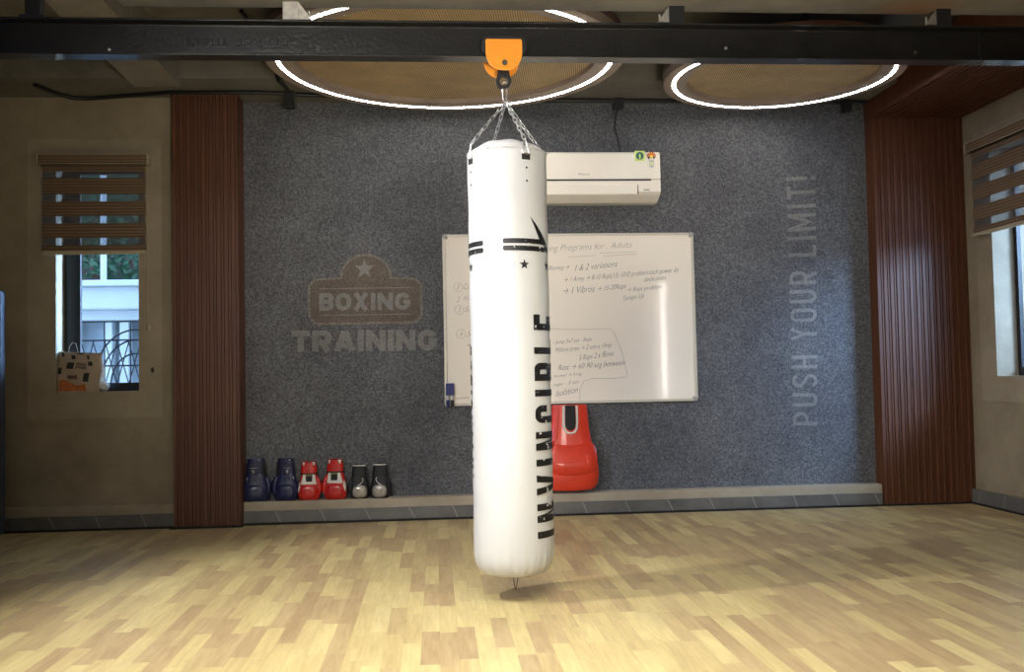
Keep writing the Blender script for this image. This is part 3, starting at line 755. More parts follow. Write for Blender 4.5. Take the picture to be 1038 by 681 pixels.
# brackets between joist and concrete beam
def bracket(u0, u1, front, side, lab, flip):
    xa, xb = at(u0, 20, YI-.02).x, at(u1, 20, YI-.02).x
    t = empty('steel_bracket', ((xa+xb)/2, YI, zt), lab, 'bracket', 'brackets between joist and concrete beam')
    MB().box(xa, xb, YI-.030, YI-.020, zt, 2.515).build('front_plate', M[front], t, bevel=.001)
    s_ = -1 if flip else 1
    xe = xa if flip else xb
    MB().prism([(xe, zt), (xe+s_*.052, zt), (xe+s_*.052, zt+.006), (xe, 2.515)], YI-.024, YI-.014).build('gusset', M[side], t)
    MB().box(min(xe, xe+s_*.05), max(xe, xe+s_*.05), YI-.03, YI+.03, zt, zt+.006).build('foot', M[front], t)
    MB().box(xa, xb, YI-.02, YI+.030, 2.505, 2.515).build('top_plate', M[front], t)
    MB().cyl((xe+s_*.035, YI-.0, zt+.006), (xe+s_*.035, YI, zt+.05), .005, 10).build('bolt', M['galv'], t)
bracket(287, 303, 'cream_metal', 'cream_metal', 'cream primed steel bracket on the joist left of the trolley', False)
bracket(678, 693.5, 'black_metal', 'galv', 'black steel bracket on the joist right of the trolley', True)
bracket(949, 963, 'black_metal', 'galv', 'black steel bracket on the joist under the rust stain', True)
xa, xb = at(28, 10, YI).x, at(43, 10, YI).x
hg = empty('steel_hanger', ((xa+xb)/2, YI, zt), 'tall black steel hanger above the joist at far left', 'bracket')
MB().box(xa, xb, YI-.03, YI+.03, zt+.01, ZS).build('post', M['black_metal'], hg, bevel=.003)
MB().box(xa-.02, xb+.02, YI-.038, YI+.038, zt, zt+.01).build('foot', M['black_metal'], hg)

# ------------------------------------------------------------------ trolley
tx = .3095; zq0, zq1 = 2.219, 2.357
tr = empty('beam_trolley', (tx, YI, zq0), 'orange beam trolley rolling on the black steel joist', 'trolley')
def shield(cx_, w_, z0_, z1_):
    pts = [(cx_-w_, z1_-.006), (cx_-w_+.006, z1_), (cx_+w_-.006, z1_), (cx_+w_, z1_-.006)]
    h = z1_ - z0_
    for i in range(21):
        a = i*PI/20
        x = w_*math.cos(a); s_ = math.sin(a)
        pts.append((cx_ + w_*math.copysign(abs(math.cos(a))**.80, math.cos(a)), z1_ - h*.36 - (h*.64)*s_**.9))
    return pts
for nm, ya, yb_, dz, dx_ in (('front_plate', yi0-.022, yi0-.016, 0, 0), ('rear_plate', yi1+.016, yi1+.022, -.0, -.004)):
    MB().prism(shield(tx+dx_, .078, zq0+dz, zq1-.004+dz), ya, yb_).build(nm, M['orange'], tr, bevel=.0015)
for sy in (-1, 1):
    for sx in (-1, 1):
        yw = YI + sy*.030
        cx_ = tx + sx*.062; cz_ = zb + .008 + .029
        MB().cyl((cx_, YI+sy*.012, cz_), (cx_, YI+sy*.036, cz_), .0265, 24).build('wheel', M['black_metal'], tr, smooth=True)
        MB().cyl((cx_, YI+sy*.036, cz_), (cx_, YI+sy*.0545, cz_), .034, 24).build('wheel_flange', M['black_metal'], tr, smooth=True)
# black rounded backing seen around the top corners
MB().prism(rrect(tx-.094, tx+.094, zb+.005, zq1+.012, .030), yi0-.016, yi0-.010).build('side_plate', M['black_metal'], tr, bevel=.001)
for dx_, dz in ((-.052, -.024), (.054, -.024)):
    MB().cyl((tx+dx_, yi0-.026, zq1+dz), (tx+dx_, yi0-.020, zq1+dz), .009, 16).build('rivet', M['orange'], tr, smooth=True)
MB().cyl((tx+.002, yi0-.030, zq0+.032), (tx+.002, yi1+.03, zq0+.032), .0115, 18).build('axle', M['bolt'], tr, smooth=True)
# shackle with round hole
cz_ = 2.188; ro, ri = .033, .0185
g = MB()
out = [(tx-.020, zq0+.045), (tx+.020, zq0+.045)]
n = 28; O = []; I = []
for i in range(n):
    a = PI/2 - 2*PI*i/n
    x, z_ = math.cos(a), math.sin(a)
    rx = ro
    ox, oz = ro*x, ro*z_
    if z_ > .45: ox = .020*max(-1, min(1, x/.85)); oz = .072
    O.append((tx+ox, cz_+oz)); I.append((tx+ri*x, cz_+ri*z_))
for ya in (YI-.010, YI+.010):
    pass
vO = [[g.bm.verts.new((p_[0], y_, p_[1])) for p_ in O] for y_ in (YI-.011, YI+.011)]
vI = [[g.bm.verts.new((p_[0], y_, p_[1])) for p_ in I] for y_ in (YI-.011, YI+.011)]
for i in range(n):
    j = (i+1) % n
    g.bm.faces.new((vO[0][i], vO[0][j], vI[0][j], vI[0][i])); g.bm.faces.new((vO[1][j], vO[1][i], vI[1][i], vI[1][j]))
    g.bm.faces.new((vO[0][i], vO[1][i], vO[1][j], vO[0][j])); g.bm.faces.new((vI[0][i], vI[0][j], vI[1][j], vI[1][i]))
g.build('shackle', M['black_metal'], tr, bevel=.0015)

# ------------------------------------------------------------------ punching bag
bxc, byc, BR = .317, YI, .169
zB, zE = .097, 1.868
pb = empty('punching_bag', (bxc, byc, 0.03), 'tall white punching bag lettered INVINCIBLE hanging on chains from the joist', 'punching bag')
prof = [(0.0001, zB), (.05, zB+.0005), (.10, zB+.004), (.130, zB+.013), (.150, zB+.030), (.162, zB+.052), (BR-.001, zB+.085), (BR, zB+.13)]
for i in range(1, 24): prof.append((BR + .0012*math.sin(i*1.7) - .001, zB+.13 + (zE-.045-zB-.13)*i/24))
prof += [(BR-.001, zE-.045), (BR-.001, zE-.008), (BR-.004, zE)]
def bagfn(r, z, a):
    k = max(0, 1 - (z - zB)/.14) if z > zB else 1
    k2 = max(0, 1 - (zE - z)/.16)
    w_ = math.sin(a*31) * .0016 * (k if r > .1 else 0) + math.sin(a*17+1)*.0012*k*(r > .1)
    w_ += (math.sin(a*9)+math.sin(a*14+2)) * .0009 * k2
    return r + w_, z
MB().lathe(prof, (bxc, byc, 0), 192, bagfn).build('cover', M['vinyl'], pb, smooth=60)
# top lid: soft sloping cap
lid = [(BR-.004, zE-.002), (BR-.001, zE+.004), (.160, zE+.014), (.140, zE+.028), (.122, zE+.038), (.108, zE+.041), (.05, zE+.039), (.0001, zE+.038)]
def lidfn(r, z, a):
    d = (z - zE)
    return r + (.004*math.sin(5*a+1) + .003*math.sin(9*a)) * max(0, d/.06), z + (.004*math.sin(3*a+.6)+.0025*math.sin(8*a+1))*(1 if d > .01 and r > .03 else 0)
MB().lathe(lid, (bxc, byc, 0), 96, lidfn).build('lid', M['vinyl'], pb, smooth=60)
# seam bead round the top
MB().tube([(bxc+(BR+.0)*math.cos(2*PI*i/72), byc+(BR+.0)*math.sin(2*PI*i/72), zE+.001) for i in range(72)], .0035, 6, closed=True).build('piping', M['vinyl'], pb, smooth=True)
def cyl_patch(th0, th1, z0_, z1_, off, n=10):
    """panel wrapped on the bag: theta measured from the side facing the camera, positive to the right"""
    def fn(u, v):
        th = th0 + (th1-th0)*u; return (bxc+(BR+off)*math.sin(th), byc-(BR+off)*math.cos(th), z0_+(z1_-z0_)*v)
    return MB().grid(n, 2, fn)
def onbag(th, z, off=0): return Vector((bxc+(BR+off)*math.sin(th), byc-(BR+off)*math.cos(th), z))
# eye of view: bag is seen from x=0, so "facing the camera" is rotated by a few degrees
v0 = math.atan2(-bxc, byc)
hang = [R_(27)+v0+k*PI/2 for k in range(4)]
tp = Vector((bxc, byc, 2.115))
for th in hang:
    st = cyl_patch(th-.10, th+.12, zE-.175, zE-.005, .0016).build('strap', M['vinyl'], pb, solid=.002)
    for sx, dz in ((.0, -.048), (.0, 0)):
        pass
    for zz in (zE-.085, zE-.14):
        c_ = onbag(th+.02, zz, .0015); d_ = onbag(th+.02, zz, .0045)
        MB().cyl(c_, d_, .0045, 12).build('rivet', M['black_metal'], st, smooth=True)
    cyl_patch(th-.10, th+.12, zE-.052, zE-.028, .0038).build('webbing', M['black_web'], st, solid=.002)
    # triangular wire ring through the webbing
    a_, b_, c_ = onbag(th-.085, zE-.028, .006), onbag(th+.10, zE-.028, .006), onbag(th, zE+.040, -.004)
    pts = []
    for p0, p1 in ((a_, b_), (b_, c_), (c_, a_)):
        for i in range(5): pts.append(p0.lerp(p1, .08 + .84*i/4))
    MB().tube(pts, .0028, 8, closed=True).build('ring', M['steel'], pb, smooth=True)
    # chain
    p0 = c_ + Vector((0, 0, -.004)); d_ = tp + Vector((0, 0, -.015)) - p0; L = d_.length; nl = 9
    dirn = d_.normalized(); side = dirn.orthogonal().normalized(); side2 = dirn.cross(side)
    g = MB()
    for i in range(nl):
        cc = p0 + dirn*(L*(i+.5)/nl); hl = L/nl*.5 + .0030; w_ = .0068
        s_ = side if i % 2 else side2
        pts = []
        for k in range(16):
            a = 2*PI*k/16
            ca, sa = math.cos(a), math.sin(a)
            pts.append(cc + s_*(w_*ca) + dirn*((hl-w_)*(1 if sa > 0 else -1)*(abs(sa) > .01) + w_*sa))
        g.tube(pts, .0024, 7, closed=True)
    g.build('chain', M['steel'], pb, smooth=True)
# snap hook at the top
hk = MB(); pts = []
for k in range(20):
    a = 2*PI*k/20; sa = math.sin(a)
    pts.append((bxc-.003+.0085*math.cos(a)*(1.15 if sa > 0 else .9), byc, 2.143 + .034*(1 if sa > 0 else -1)*(abs(sa) > .01) + .0085*sa))
hk.tube(pts, .0030, 8, closed=True)
hk.build('snap_hook', M['steel'], pb, smooth=True)
# bottom D-ring
g = MB(); tb = Vector((bxc+.003, byc, 0))
g.tube([tb+Vector((-.010, 0, .094)), tb+Vector((-.002, 0, .036)), tb+Vector((.000, 0, .030)), tb+Vector((.003, 0, .036)), tb+Vector((.013, 0, .094))], .0022, 6)
g.build('bottom_ring', M['bolt'], pb, smooth=True)
MB().box(tb.x-.011, tb.x+.014, byc-.004, byc+.004, .084, .100).build('bottom_loop', M['black_web'], pb)

def bag_wrap(bm, th_c, name='lettering', off=.0014):
    """bm in (s,z): s = arc length from th_c; wrap on bag"""
    xs = [v.co.x for v in bm.verts]; a, b = min(xs), max(xs); n = max(2, int((b-a)/.012))
    for i in range(1, n):
        x = a + (b-a)*i/n
        bmesh.ops.bisect_plane(bm, geom=bm.verts[:]+bm.edges[:]+bm.faces[:], plane_co=(x, 0, 0), plane_no=(1, 0, 0))
    for v in bm.verts: v.co = onbag(th_c + v.co.x/BR, v.co.y, off)
    g = MB(); g.bm.free(); g.bm = bm
    return g.build(name, M['ink'], pb)
def poly_bm(polys):
    bm = bmesh.new()
    for p_ in polys:
        bm.faces.new([bm.verts.new((x, y, 0)) for x, y in p_])
    return bm
# own condensed block letters, unit height 1, width w
T = .205
def L_I(): return .205, [[(0,0),(.205,0),(.205,1),(0,1)]]
def L_N(): return .56, [[(0,0),(T,0),(T,1),(0,1)], [(.56-T,0),(.56,0),(.56,1),(.56-T,1)], [(T,1),(T,.70),(.56-T,0),(.56-T,.30)]]
def L_V(): return .60, [[(0,1),(.20,1),(.345,0),(.20,0)], [(.60,1),(.40,1),(.30,.33),(.345,0),(.40,0)]]
def arcpts(cx_, cy_, rx, ry, a0, a1, n=8): return [(cx_+rx*math.cos(R_(a0+(a1-a0)*i/n)), cy_+ry*math.sin(R_(a0+(a1-a0)*i/n))) for i in range(n+1)]
def L_C():
    w = .54; quads = []
    o = [(w, .64), (w, .78)] + arcpts(w-.2, .8, .2, .2, 0, 90)[1:] + arcpts(.2, .8, .2, .2, 90, 180) + arcpts(.2, .2, .2, .2, 180, 270) + arcpts(w-.2, .2, .2, .2, 270, 360) + [(w, .36)]
    i_ = [(w-T, .64), (w-T, .78)] + arcpts(w-.245, .8, .04, .05, 0, 90)[1:] + arcpts(.245, .8, .04, .05, 90, 180) + arcpts(.245, .2, .04, .05, 180, 270) + arcpts(w-.245, .2, .04, .05, 270, 360) + [(w-T, .36)]
    for k in range(len(o)-1): quads.append([o[k], o[k+1], i_[k+1], i_[k]])
    return w, quads
def L_B():
    q = [[(0,0),(T,0),(T,1),(0,1)]]
    for (c0, c1) in ((0, .53), (.47, 1.0)):
        w = .55; h = c1-c0; m_ = (c0+c1)/2
        o = [(T, c1)] + arcpts(w-.17, c1-.17, .17, .17, 90, 0) + arcpts(w-.17, c0+.17, .17, .17, 0, -90) + [(T, c0)]
        i_ = [(T, c1-.15)] + arcpts(w-.245, c1-.19, .04, .04, 90, 0) + arcpts(w-.245, c0+.19, .04, .04, 0, -90) + [(T, c0+.15)]
        for k in range(len(o)-1): q.append([o[k], o[k+1], i_[k+1], i_[k]])
    return .55, q
def L_L(): return .46, [[(0,0),(T,0),(T,1),(0,1)], [(T,0),(.46,0),(.46,.17),(T,.17)]]
def L_E(): return .48, [[(0,0),(T,0),(T,1),(0,1)]] + [[(T,a),(.48 if a != .415 else .44,a),(.48 if a != .415 else .44,a+.17),(T,a+.17)] for a in (0, .415, .83)]
LET = dict(I=L_I, N=L_N, V=L_V, C=L_C, B=L_B, L=L_L, E=L_E)
def word_on_bag(word, zbot, ztop, th_top, hgt):
    """runs upwards; letter tops point left. th_top = angle of the letter tops"""
    polys = []; x = 0
    for ch in word:
        w_, q = LET[ch]()
        polys += [[(x+a, b) for a, b in p_] for p_ in q]; x += w_ + .27
    x -= .27
    sc = (ztop - zbot)/x
    # text x -> z, text y -> -arc
    out = [[((1-b)*hgt, zbot + a*sc) for a, b in p_] for p_ in polys]
    return bag_wrap(poly_bm(out), th_top)
zw0, zw1 = at(556, 544, byc-.1).z, at(556, 319, byc-.1).z
word_on_bag('INVINCIBLE', zw0, zw1, v0+math.asin(23.5/41.), .20)
word_on_bag('INVINCIBLE', at(480, 486, byc-.1).z, at(480, 350, byc-.1).z, v0-math.asin(37.6/41.)-.80, .118)
def logo(zc, th0, sgn):
    """two worn bars then a wing; th0 = bar start angle, sgn = direction of travel"""
    P_ = []
    for dz in (.008, -.022):
        z_a, z_b = zc+dz, zc+dz+.0205
        L = .195 if dz > 0 else .205
        P_.append([(0, z_a+.004), (.006, z_a), (L*sgn if 0 else L, z_a), (L+.004, z_b), (.006, z_b), (0, z_b-.004)])
    P_.append([(.118, zc+.122), (.165, zc+.032), (.222, zc-.022), (.238, zc-.022), (.238, zc+.0)])
    if sgn < 0: P_ = [[(-x, z) for x, z in p_] for p_ in P_]
    return bag_wrap(poly_bm(P_), th0, 'emblem')
zl = at(531, 248.5, byc-.16).z
logo(zl, v0-math.asin(5.5/41.), 1)
logo(zl-.003, v0-math.asin(25/41.), -1)
for th, z_ in ((v0+math.asin(15.5/41.), at(531, 268, byc-.16).z), (v0+math.asin(38/41.)+.0, at(553, 269, byc-.1).z), (v0-math.asin(38.5/41.), at(478, 269.5, byc-.1).z)):
    bm = poly_bm([star(0, z_, .0225, .40)]); bag_wrap(bm, th, 'star')

# ------------------------------------------------------------------ boxing gloves
# glove stands on its knuckles, cuff up; unit height, front = -y
GS = [(0, .23, .20), (.02, .28, .22), (.07, .315, .24), (.16, .335, .255), (.28, .33, .25), (.40, .305, .225), (.52, .270, .195), (.62, .245, .175), (.72, .230, .168), (.86, .218, .165), (.97, .210, .168), (1.0, .205, .163)]
def gsec(z):
    for (za, a, b), (zc_, c_, d_) in zip(GS, GS[1:]):
        if z <= zc_:
            t = (z-za)/(zc_-za); t = t*t*(3-2*t)*.5 + t*.5; return a+(c_-a)*t, b+(d_-b)*t
    return GS[-1][1:]
def gsurf(th, z, off=0):
    a, b = gsec(z); ca, sa = math.cos(th), math.sin(th); e = 2/2.35
    return Vector(((a+off)*math.copysign(abs(sa)**e, sa), -(b+off)*math.copysign(abs(ca)**e, ca), z))
def glove(name, loc, h, mats, label, cat, group, mirror, style, rot=0, wscale=1.0, dscale=1.0):
    body_m, pad_m, strap_m, panel_m, thumb_m = mats
    t = empty(name, loc, label, cat, group)
    s = -1 if mirror else 1
    cr, sn = math.cos(rot), math.sin(rot)
    def X(v):
        x, y, z = v[0]*h*s*wscale, v[1]*h*dscale, v[2]*h
        return Vector((loc[0]+x*cr-y*sn, loc[1]+x*sn+y*cr, loc[2]+z))
    def patch(th0, th1, z0_, z1_, off, nm, m, shape=None, parent=t, nu=14, nv=14, solid=.0015):
        def fn(u, v):
            z = z0_+(z1_-z0_)*v; k = 1 if shape is None else shape(v)
            mid = (th0+th1)/2; return X(gsurf(mid+(u-.5)*(th1-th0)*k, z, off))
        return MB().grid(nu, nv, fn).build(nm, m, parent, smooth=60, solid=solid)
    # shell with hollow cuff
    g = MB(); zs = [0, .01, .02, .045, .07, .11, .16, .22, .28, .34, .40, .46, .52, .57, .62, .67, .72, .79, .86, .92, .97, 1.0]
    rings = [[g.bm.verts.new(X(gsurf(2*PI*k/48, z))) for k in range(48)] for z in zs]
    for z, o_ in ((1.0, -.03), (.90, -.035), (.80, -.05)): rings.append([g.bm.verts.new(X(gsurf(2*PI*k/48, z, o_))) for k in range(48)])
    for A, B in zip(rings, rings[1:]):
        for k in range(48): g.bm.faces.new((A[k], A[(k+1) % 48], B[(k+1) % 48], B[k]))
    g.bm.faces.new(rings[0][::-1]); g.bm.faces.new(rings[-1])
    g.build('shell', body_m, t, smooth=60)
    # curled finger pad at the front
    g = MB()
    pw, pc, ph = (.245, .205, .19) if style != 'giant' else (.30, .385, .235)
    def padfn(u, v):
        th = 2*PI*u; r = v
        e = .78
        x = pw*math.copysign(abs(math.cos(th))**e, math.cos(th))*r; z = pc + ph*math.copysign(abs(math.sin(th))**e, math.sin(th))*r
        y = -.20 - .115*math.sqrt(max(0, 1-r**2.6)) + (max(0, z-.30)*.45 if style == 'giant' else 0)
        return X((x-.01, y, z))
    g.grid(36, 9, padfn).build('finger_pad', pad_m, t, smooth=60)
    # piping round the pad
    pts = []
    for k in range(36):
        th = 2*PI*k/36; e = .78
        pts.append(X(((pw+.002)*math.copysign(abs(math.cos(th))**e, math.cos(th))-.01, -.205, pc + (ph+.002)*math.copysign(abs(math.sin(th))**e, math.sin(th)))))
    if style != 'giant': MB().tube(pts, .008*h, 6, closed=True).build('pad_seam', body_m if style != 'silver' else M['gl_dark'], t, smooth=True)
    # thumb on the outer side
    tp_ = [(.20, -.08, .60), (.255, -.10, .52), (.295, -.12, .42), (.312, -.12, .31), (.30, -.12, .20), (.27, -.12, .13)]
    MB().tube([X(p_) for p_ in tp_], [r*h for r in (.04, .055, .065, .070, .062, .04)], 18).build('thumb', thumb_m, t, smooth=True, sub=1)
    # strap
    if style == 'red':
        patch(-1.9, 1.9, .69, .845, .012, 'wrist_strap', strap_m, nu=30)
        patch(-.9, .95, .40, .68, .006, 'palm_panel', panel_m, lambda v: 1-.25*v)
        p_ = patch(-.33, .36, .47, .67, .013, 'palm_mesh', M['gl_dark'], lambda v: .75+.25*v)
        patch(-.30, .28, .615, .665, .019, 'tag', M['olive'], parent=p_)
        patch(-1.9, 1.9, .655, .69, .012, 'strap_edge', M['gl_dark'], nu=30)
        patch(-1.1, 1.1, .965, .995, .008, 'cuff_edge', M['gl_dark'], nu=24)
        for c_ in (-.72, .72): patch(c_-.26, c_+.26, .885, .975, .009, 'cuff_mark', M['gl_white'], lambda v: .35+.65*v)
        patch(-.42, .42, .885, .97, .010, 'cuff_mark', strap_m, lambda v: .6+.4*v)
        patch(.75, 1.45, .20, .50, .007, 'side_panel', panel_m, lambda v: max(.05, math.sin(PI*(.1+.85*v))))
        patch(-1.35, -.85, .20, .46, .007, 'side_panel', panel_m, lambda v: max(.05, math.sin(PI*(.1+.85*v))))
        patch(-.15, .15, .755, .765, .016, 'strap_seam', M['gl_dark'])
    elif style == 'blue':
        patch(-2.0, 1.5, .64, .90, .012, 'wrist_strap', strap_m, nu=30)
        patch(-.45, .1, .48, .64, .008, 'palm_mesh', M['gl_blue2'])
        patch(.55, 1.6, .62, .90, .015, 'strap_end', M['gl_dark'], lambda v: .75+.25*math.sin(PI*v), nu=16)
        c0 = X(gsurf(-.25, .70, .016)); c1 = X(gsurf(-.25, .70, .026))
        MB().cyl(c0, c1, .042*h, 20).build('round_logo', M['corner'], t, smooth=True)
        patch(-1.0, -.8, .49, .56, .009, 'white_mark', M['gl_white'], lambda v: max(.1, v))
        patch(-.60, .1, .775, .785, .016, 'strap_seam', M['corner'])
    elif style == 'silver':
        patch(-1.3, 1.3, .955, .985, .008, 'cuff_edge', M['gl_white'], nu=24)
        patch(-2.2, 2.2, .66, .90, .010, 'wrist_strap', strap_m, nu=30)
        pts = [X(gsurf(a_, z_, .012)) for a_, z_ in ((-.30, .60), (-.42, .56), (-.32, .50), (-.15, .45), (.0, .41), (.15, .39))]
        MB().tube(pts, .010*h, 8).build('white_trim', M['gl_white'], t, smooth=True)
        pts = [X(v_) for v_ in ((.05, -.316, .28), (.10, -.305, .22), (.06, -.312, .16), (.0, -.318, .19), (.04, -.32, .24))]
        MB().tube(pts, .005*h, 6).build('swirl', M['gl_dark'], t, smooth=True)
    elif style == 'giant':
        # lace slot with white piping at the top centre
        patch(-.22, .22, .70, .995, .012, 'lace_slot', M['gl_dark'], lambda v: max(.15, math.sqrt(1-(1-min(1, v*3.5))**2)))
        pts = [X(gsurf(a_, z_, .012)) for a_, z_ in [(-.30, .99), (-.30, .90), (-.29, .80), (-.25, .72), (-.15, .68), (0, .665), (.15, .68), (.25, .72), (.29, .80), (.30, .90), (.30, .99)]]
        MB().tube(pts, .013*h, 10).build('slot_piping', M['gl_white'], t, smooth=True)
        pts = [X(gsurf(a_, z_, .004)) for a_, z_ in ((.62, .98), (.60, .80), (.66, .62), (.86, .52), (1.1, .50))]
        MB().tube(pts, .005*h, 6).build('seam', M['gl_red'], t, smooth=True)
    return t
red = (M['gl_red'], M['gl_red'], M['gl_red'], M['gl_white'], M['gl_red'])
blu = (M['gl_blue'], M['gl_blue'], M['gl_blue2'], M['gl_blue'], M['gl_blue'])
blk = (M['gl_black'], M['gl_silver'], M['gl_black'], M['gl_black'], M['gl_black'])
def place(u, vtop, style, mats, mirror, label, rot=0, ws=1.0):
    yg = 6.468
    q = at(u, 500, yg); zt_ = at(u, vtop, yg).z
    glove('boxing_glove', (q.x, yg, .145), zt_-.145, mats, label, 'boxing glove', 'boxing gloves lined up on the curb', mirror, style, rot, ws, .52)
place(260, 464.5, 'blue', blu, False, 'navy blue boxing glove beside the left wood pillar, leftmost of the row', .1, .93)
place(290, 464.5, 'blue', blu, True, 'navy blue boxing glove touching the first red one', -.1, .88)
place(313.5, 467, 'red', red, False, 'red and white boxing glove next to the blue glove', .05, .86)
place(340, 464.5, 'red', red, True, 'red and white boxing glove next to the black pair', -.12, .86)
place(364.5, 470.5, 'silver', blk, True, 'black boxing glove with silver fist next to the red glove', .05, .88)
place(385.5, 469.5, 'silver', blk, False, 'black boxing glove with silver fist at the right end of the row', -.08, .88)
gb = at(580, 496, YB-.1)
gq = at(577.5, 450, YB-.08)
glove('giant_boxing_glove', (gq.x, YB-.100, at(577, 497, YB-.12).z), WBZ-at(577, 497, YB-.12).z-.006, (M['gl_big'],)*5, 'oversized bright red boxing glove hung on the wall below the whiteboard', 'boxing glove', None, True, 'giant', 0, 1.0, .34)

# ------------------------------------------------------------------ paper bag on the left window sill
sx0, sx1 = at(58.5, 395, YW+.03).x, at(103, 395, YW+.05).x
zs_ = wz0; zt_ = at(80, 356, YW+.03).z
kb = empty('paper_bag', ((sx0+sx1)/2, YW+.05, zs_), 'printed brown paper carrier bag standing on the left window sill', 'paper bag')
def bagside(u, v, y0):
    x = sx0 + .004 + (sx1-sx0-.004)*u; z = zs_ + (zt_-zs_)*v*(1 - .05*u)
    return x, z
g = MB(); nu, nv = 14, 14
yf, yb_ = YW+.012, YW+.105
def face(y0, sgn):
    def fn(u, v):
        x, z = bagside(u, v, y0)
        return (x + .006*math.sin(9*v+u*3), y0 + sgn*(.012*math.sin(PI*u)*math.sin(PI*v*.9) + .004*math.sin(11*u+7*v)) + (-sgn)*.028*v, z)
    return fn
g.grid(nu, nv, face(yf, -1)); g.grid(nu, nv, face(yb_, 1))
for uu in (0, 1):
    g.grid(8, nv, lambda s_, v: tuple(Vector(face(yf, -1)(uu, v)).lerp(Vector(face(yb_, 1)(uu, v)), s_) + Vector(((1 if uu == 0 else -1)*.018*math.sin(PI*s_)*v, 0, 0))))
g.grid(nu, 4, lambda u, s_: tuple(Vector(face(yf, -1)(u, 0)).lerp(Vector(face(yb_, 1)(u, 0)), s_)))
g.build('body', M['kraft'], kb, smooth=60, solid=.001)
def bagp(u, v, off=.0025):
    p_ = Vector(face(yf, -1)(u, v)); p_.y -= off; return p_
def bprint(u0, u1, v0_, v1_, m, nm='print'):
    return MB().grid(6, 6, lambda a, b: bagp(u0+(u1-u0)*a, v0_+(v1_-v0_)*b)).build(nm, m, kb, solid=.0005)
bprint(.21, .37, .58, .74, M['kraft_ink'], 'print'); bprint(.63, .75, .26, .48, M['kraft_ink']); bprint(.70, .81, .66, .77, M['kraft_ink'])
bprint(.30, .40, .82, .92, M['kraft_ink']); bprint(.70, .76, .83, .93, M['kraft_ink']); bprint(.02, .10, .45, .60, M['kraft_ink']); bprint(.06, .13, .88, .97, M['kraft_ink'])
bprint(.25, .50, .33, .42, M['bark'])
bprint(.46, .62, .95, .99, M['kraft_ink'])
MB().grid(16, 6, lambda a, b: bagp(.02+.66*a, .03+(.24+.06*math.sin(7*a))*b*(1-.35*a))).build('print', M['kraft_orange'], kb, solid=.0005)
for s_, v0_, v1_ in (('FRESA', .66, .735), ('PYARI', .575, .65)):
    bm, a, b, c, d = text_bm(s_, .03)
    for v in bm.verts: v.co = bagp(.42+.24*(v.co.x-a)/(b-a), v0_+(v1_-v0_)*(v.co.y-c)/(d-c), .0035)
    g = MB(); g.bm.free(); g.bm = bm; g.build('lettering', M['kraft_ink'], kb)
MB().tube([bagp(.24, .99), bagp(.26, 1.12), bagp(.32, 1.24), bagp(.40, 1.22), bagp(.46, 1.08), bagp(.48, .97)], .0022, 8).build('handle', M['kraft'], kb, smooth=True)
pbx = at(107.5, 395, YW+.06)
g = MB()
def crump(u, v):
    a = 2*PI*u; ph = PI*v
    r = 1 + .12*math.sin(5*a+3*ph)+.08*math.sin(9*ph+2*a)
    return (pbx.x-.015+.035*r*math.sin(ph)*math.cos(a), YW+.06+.035*r*math.sin(ph)*math.sin(a), zs_+.034-.034*math.cos(ph))
tag(g.grid(24, 14, crump).build('plastic_bag', M['plastic_bag'], smooth=True), 'small crumpled white plastic bag beside the paper bag on the sill', 'plastic bag')

# ------------------------------------------------------------------ outside the windows
tag(MB().box(-9, 9, 6.9, 16, -.6, -.5).build('ground_outside', M['ground']), 'paving outside behind the windows', 'ground', kind='structure')
YH = 9.6
hs = empty('neighbour_house', (-3.3, YH, -.5), 'white rendered house with a cornice seen through the left window', 'house')
def hz(v): return at(100, v, YH).z
MB().box(-6, -1.2, YH+.1, YH+.3, -.5, hz(300)).build('wall', M['house_grey'], hs)
MB().box(-6, -1.2, YH-.15, YH+.1, hz(315), hz(292)).build('cornice', M['house'], hs, bevel=.02)
MB().box(-6, -1.2, YH-.22, YH+.1, hz(292), hz(286)).build('cornice_lip', M['house'], hs, bevel=.01)
MB().box(-6, -1.2, YH-.06, YH+.1, hz(325), hz(315)).build('moulding', M['house'], hs, bevel=.01)
for u0, u1 in ((107, 114), (122, 131), (76, 80)):
    MB().box(at(u0, 340, YH).x, at(u1, 340, YH).x, YH-.02, YH+.1, hz(390), hz(325)).build('pilaster', M['house'], hs)
tag(MB().box(-6, -1.2, YH+2.4, YH+2.6, -.5, 4.6).build('brick_wall', M['brick']), 'dark brick wall behind the leaves outside the left window', 'wall', kind='structure')
tag(MB().cyl((at(105, 270, YH+.5).x, YH+.5, -.5), (at(105, 270, YH+.5).x, YH+.5, 4), .03, 12).build('white_post', M['house'], smooth=True), 'thin white post among leaves outside the left window', 'post')
# leaves
def shrub(cx_, cy_, z0_, z1_, n, w_, lab):
    t = empty('leafy_shrub', (cx_, cy_, -.5), lab, 'shrub')
    MB().tube([(cx_, cy_, -.5), (cx_+.05, cy_, z0_), (cx_-.04, cy_, (z0_+z1_)/2)], .035, 8).build('stem', M['bark'], t)
    g = MB()
    for i in range(n):
        c_ = Vector((cx_+random.gauss(0, w_), cy_+random.uniform(-.12, .12), random.uniform(z0_, z1_)))
        a = random.uniform(0, 2*PI); tl = random.uniform(-.8, .8); L = random.uniform(.05, .13)
        d_ = Vector((math.cos(a), .3*math.sin(a), tl)).normalized()*L; s_ = d_.cross(Vector((0, 1, .2))).normalized()*L*.22
        vs = [g.bm.verts.new(p_) for p_ in (c_, c_+d_*.5+s_+Vector((0, -.012, 0)), c_+d_, c_+d_*.5-s_)]
        g.bm.faces.new(vs)
    o = g.build('foliage', M['leaf'], t); o['kind'] = 'stuff'
shrub(at(95, 275, YH+.9).x, YH+.9, 1.9, 2.7, 600, .38, 'green leafy shrub behind the white cornice outside the left window')
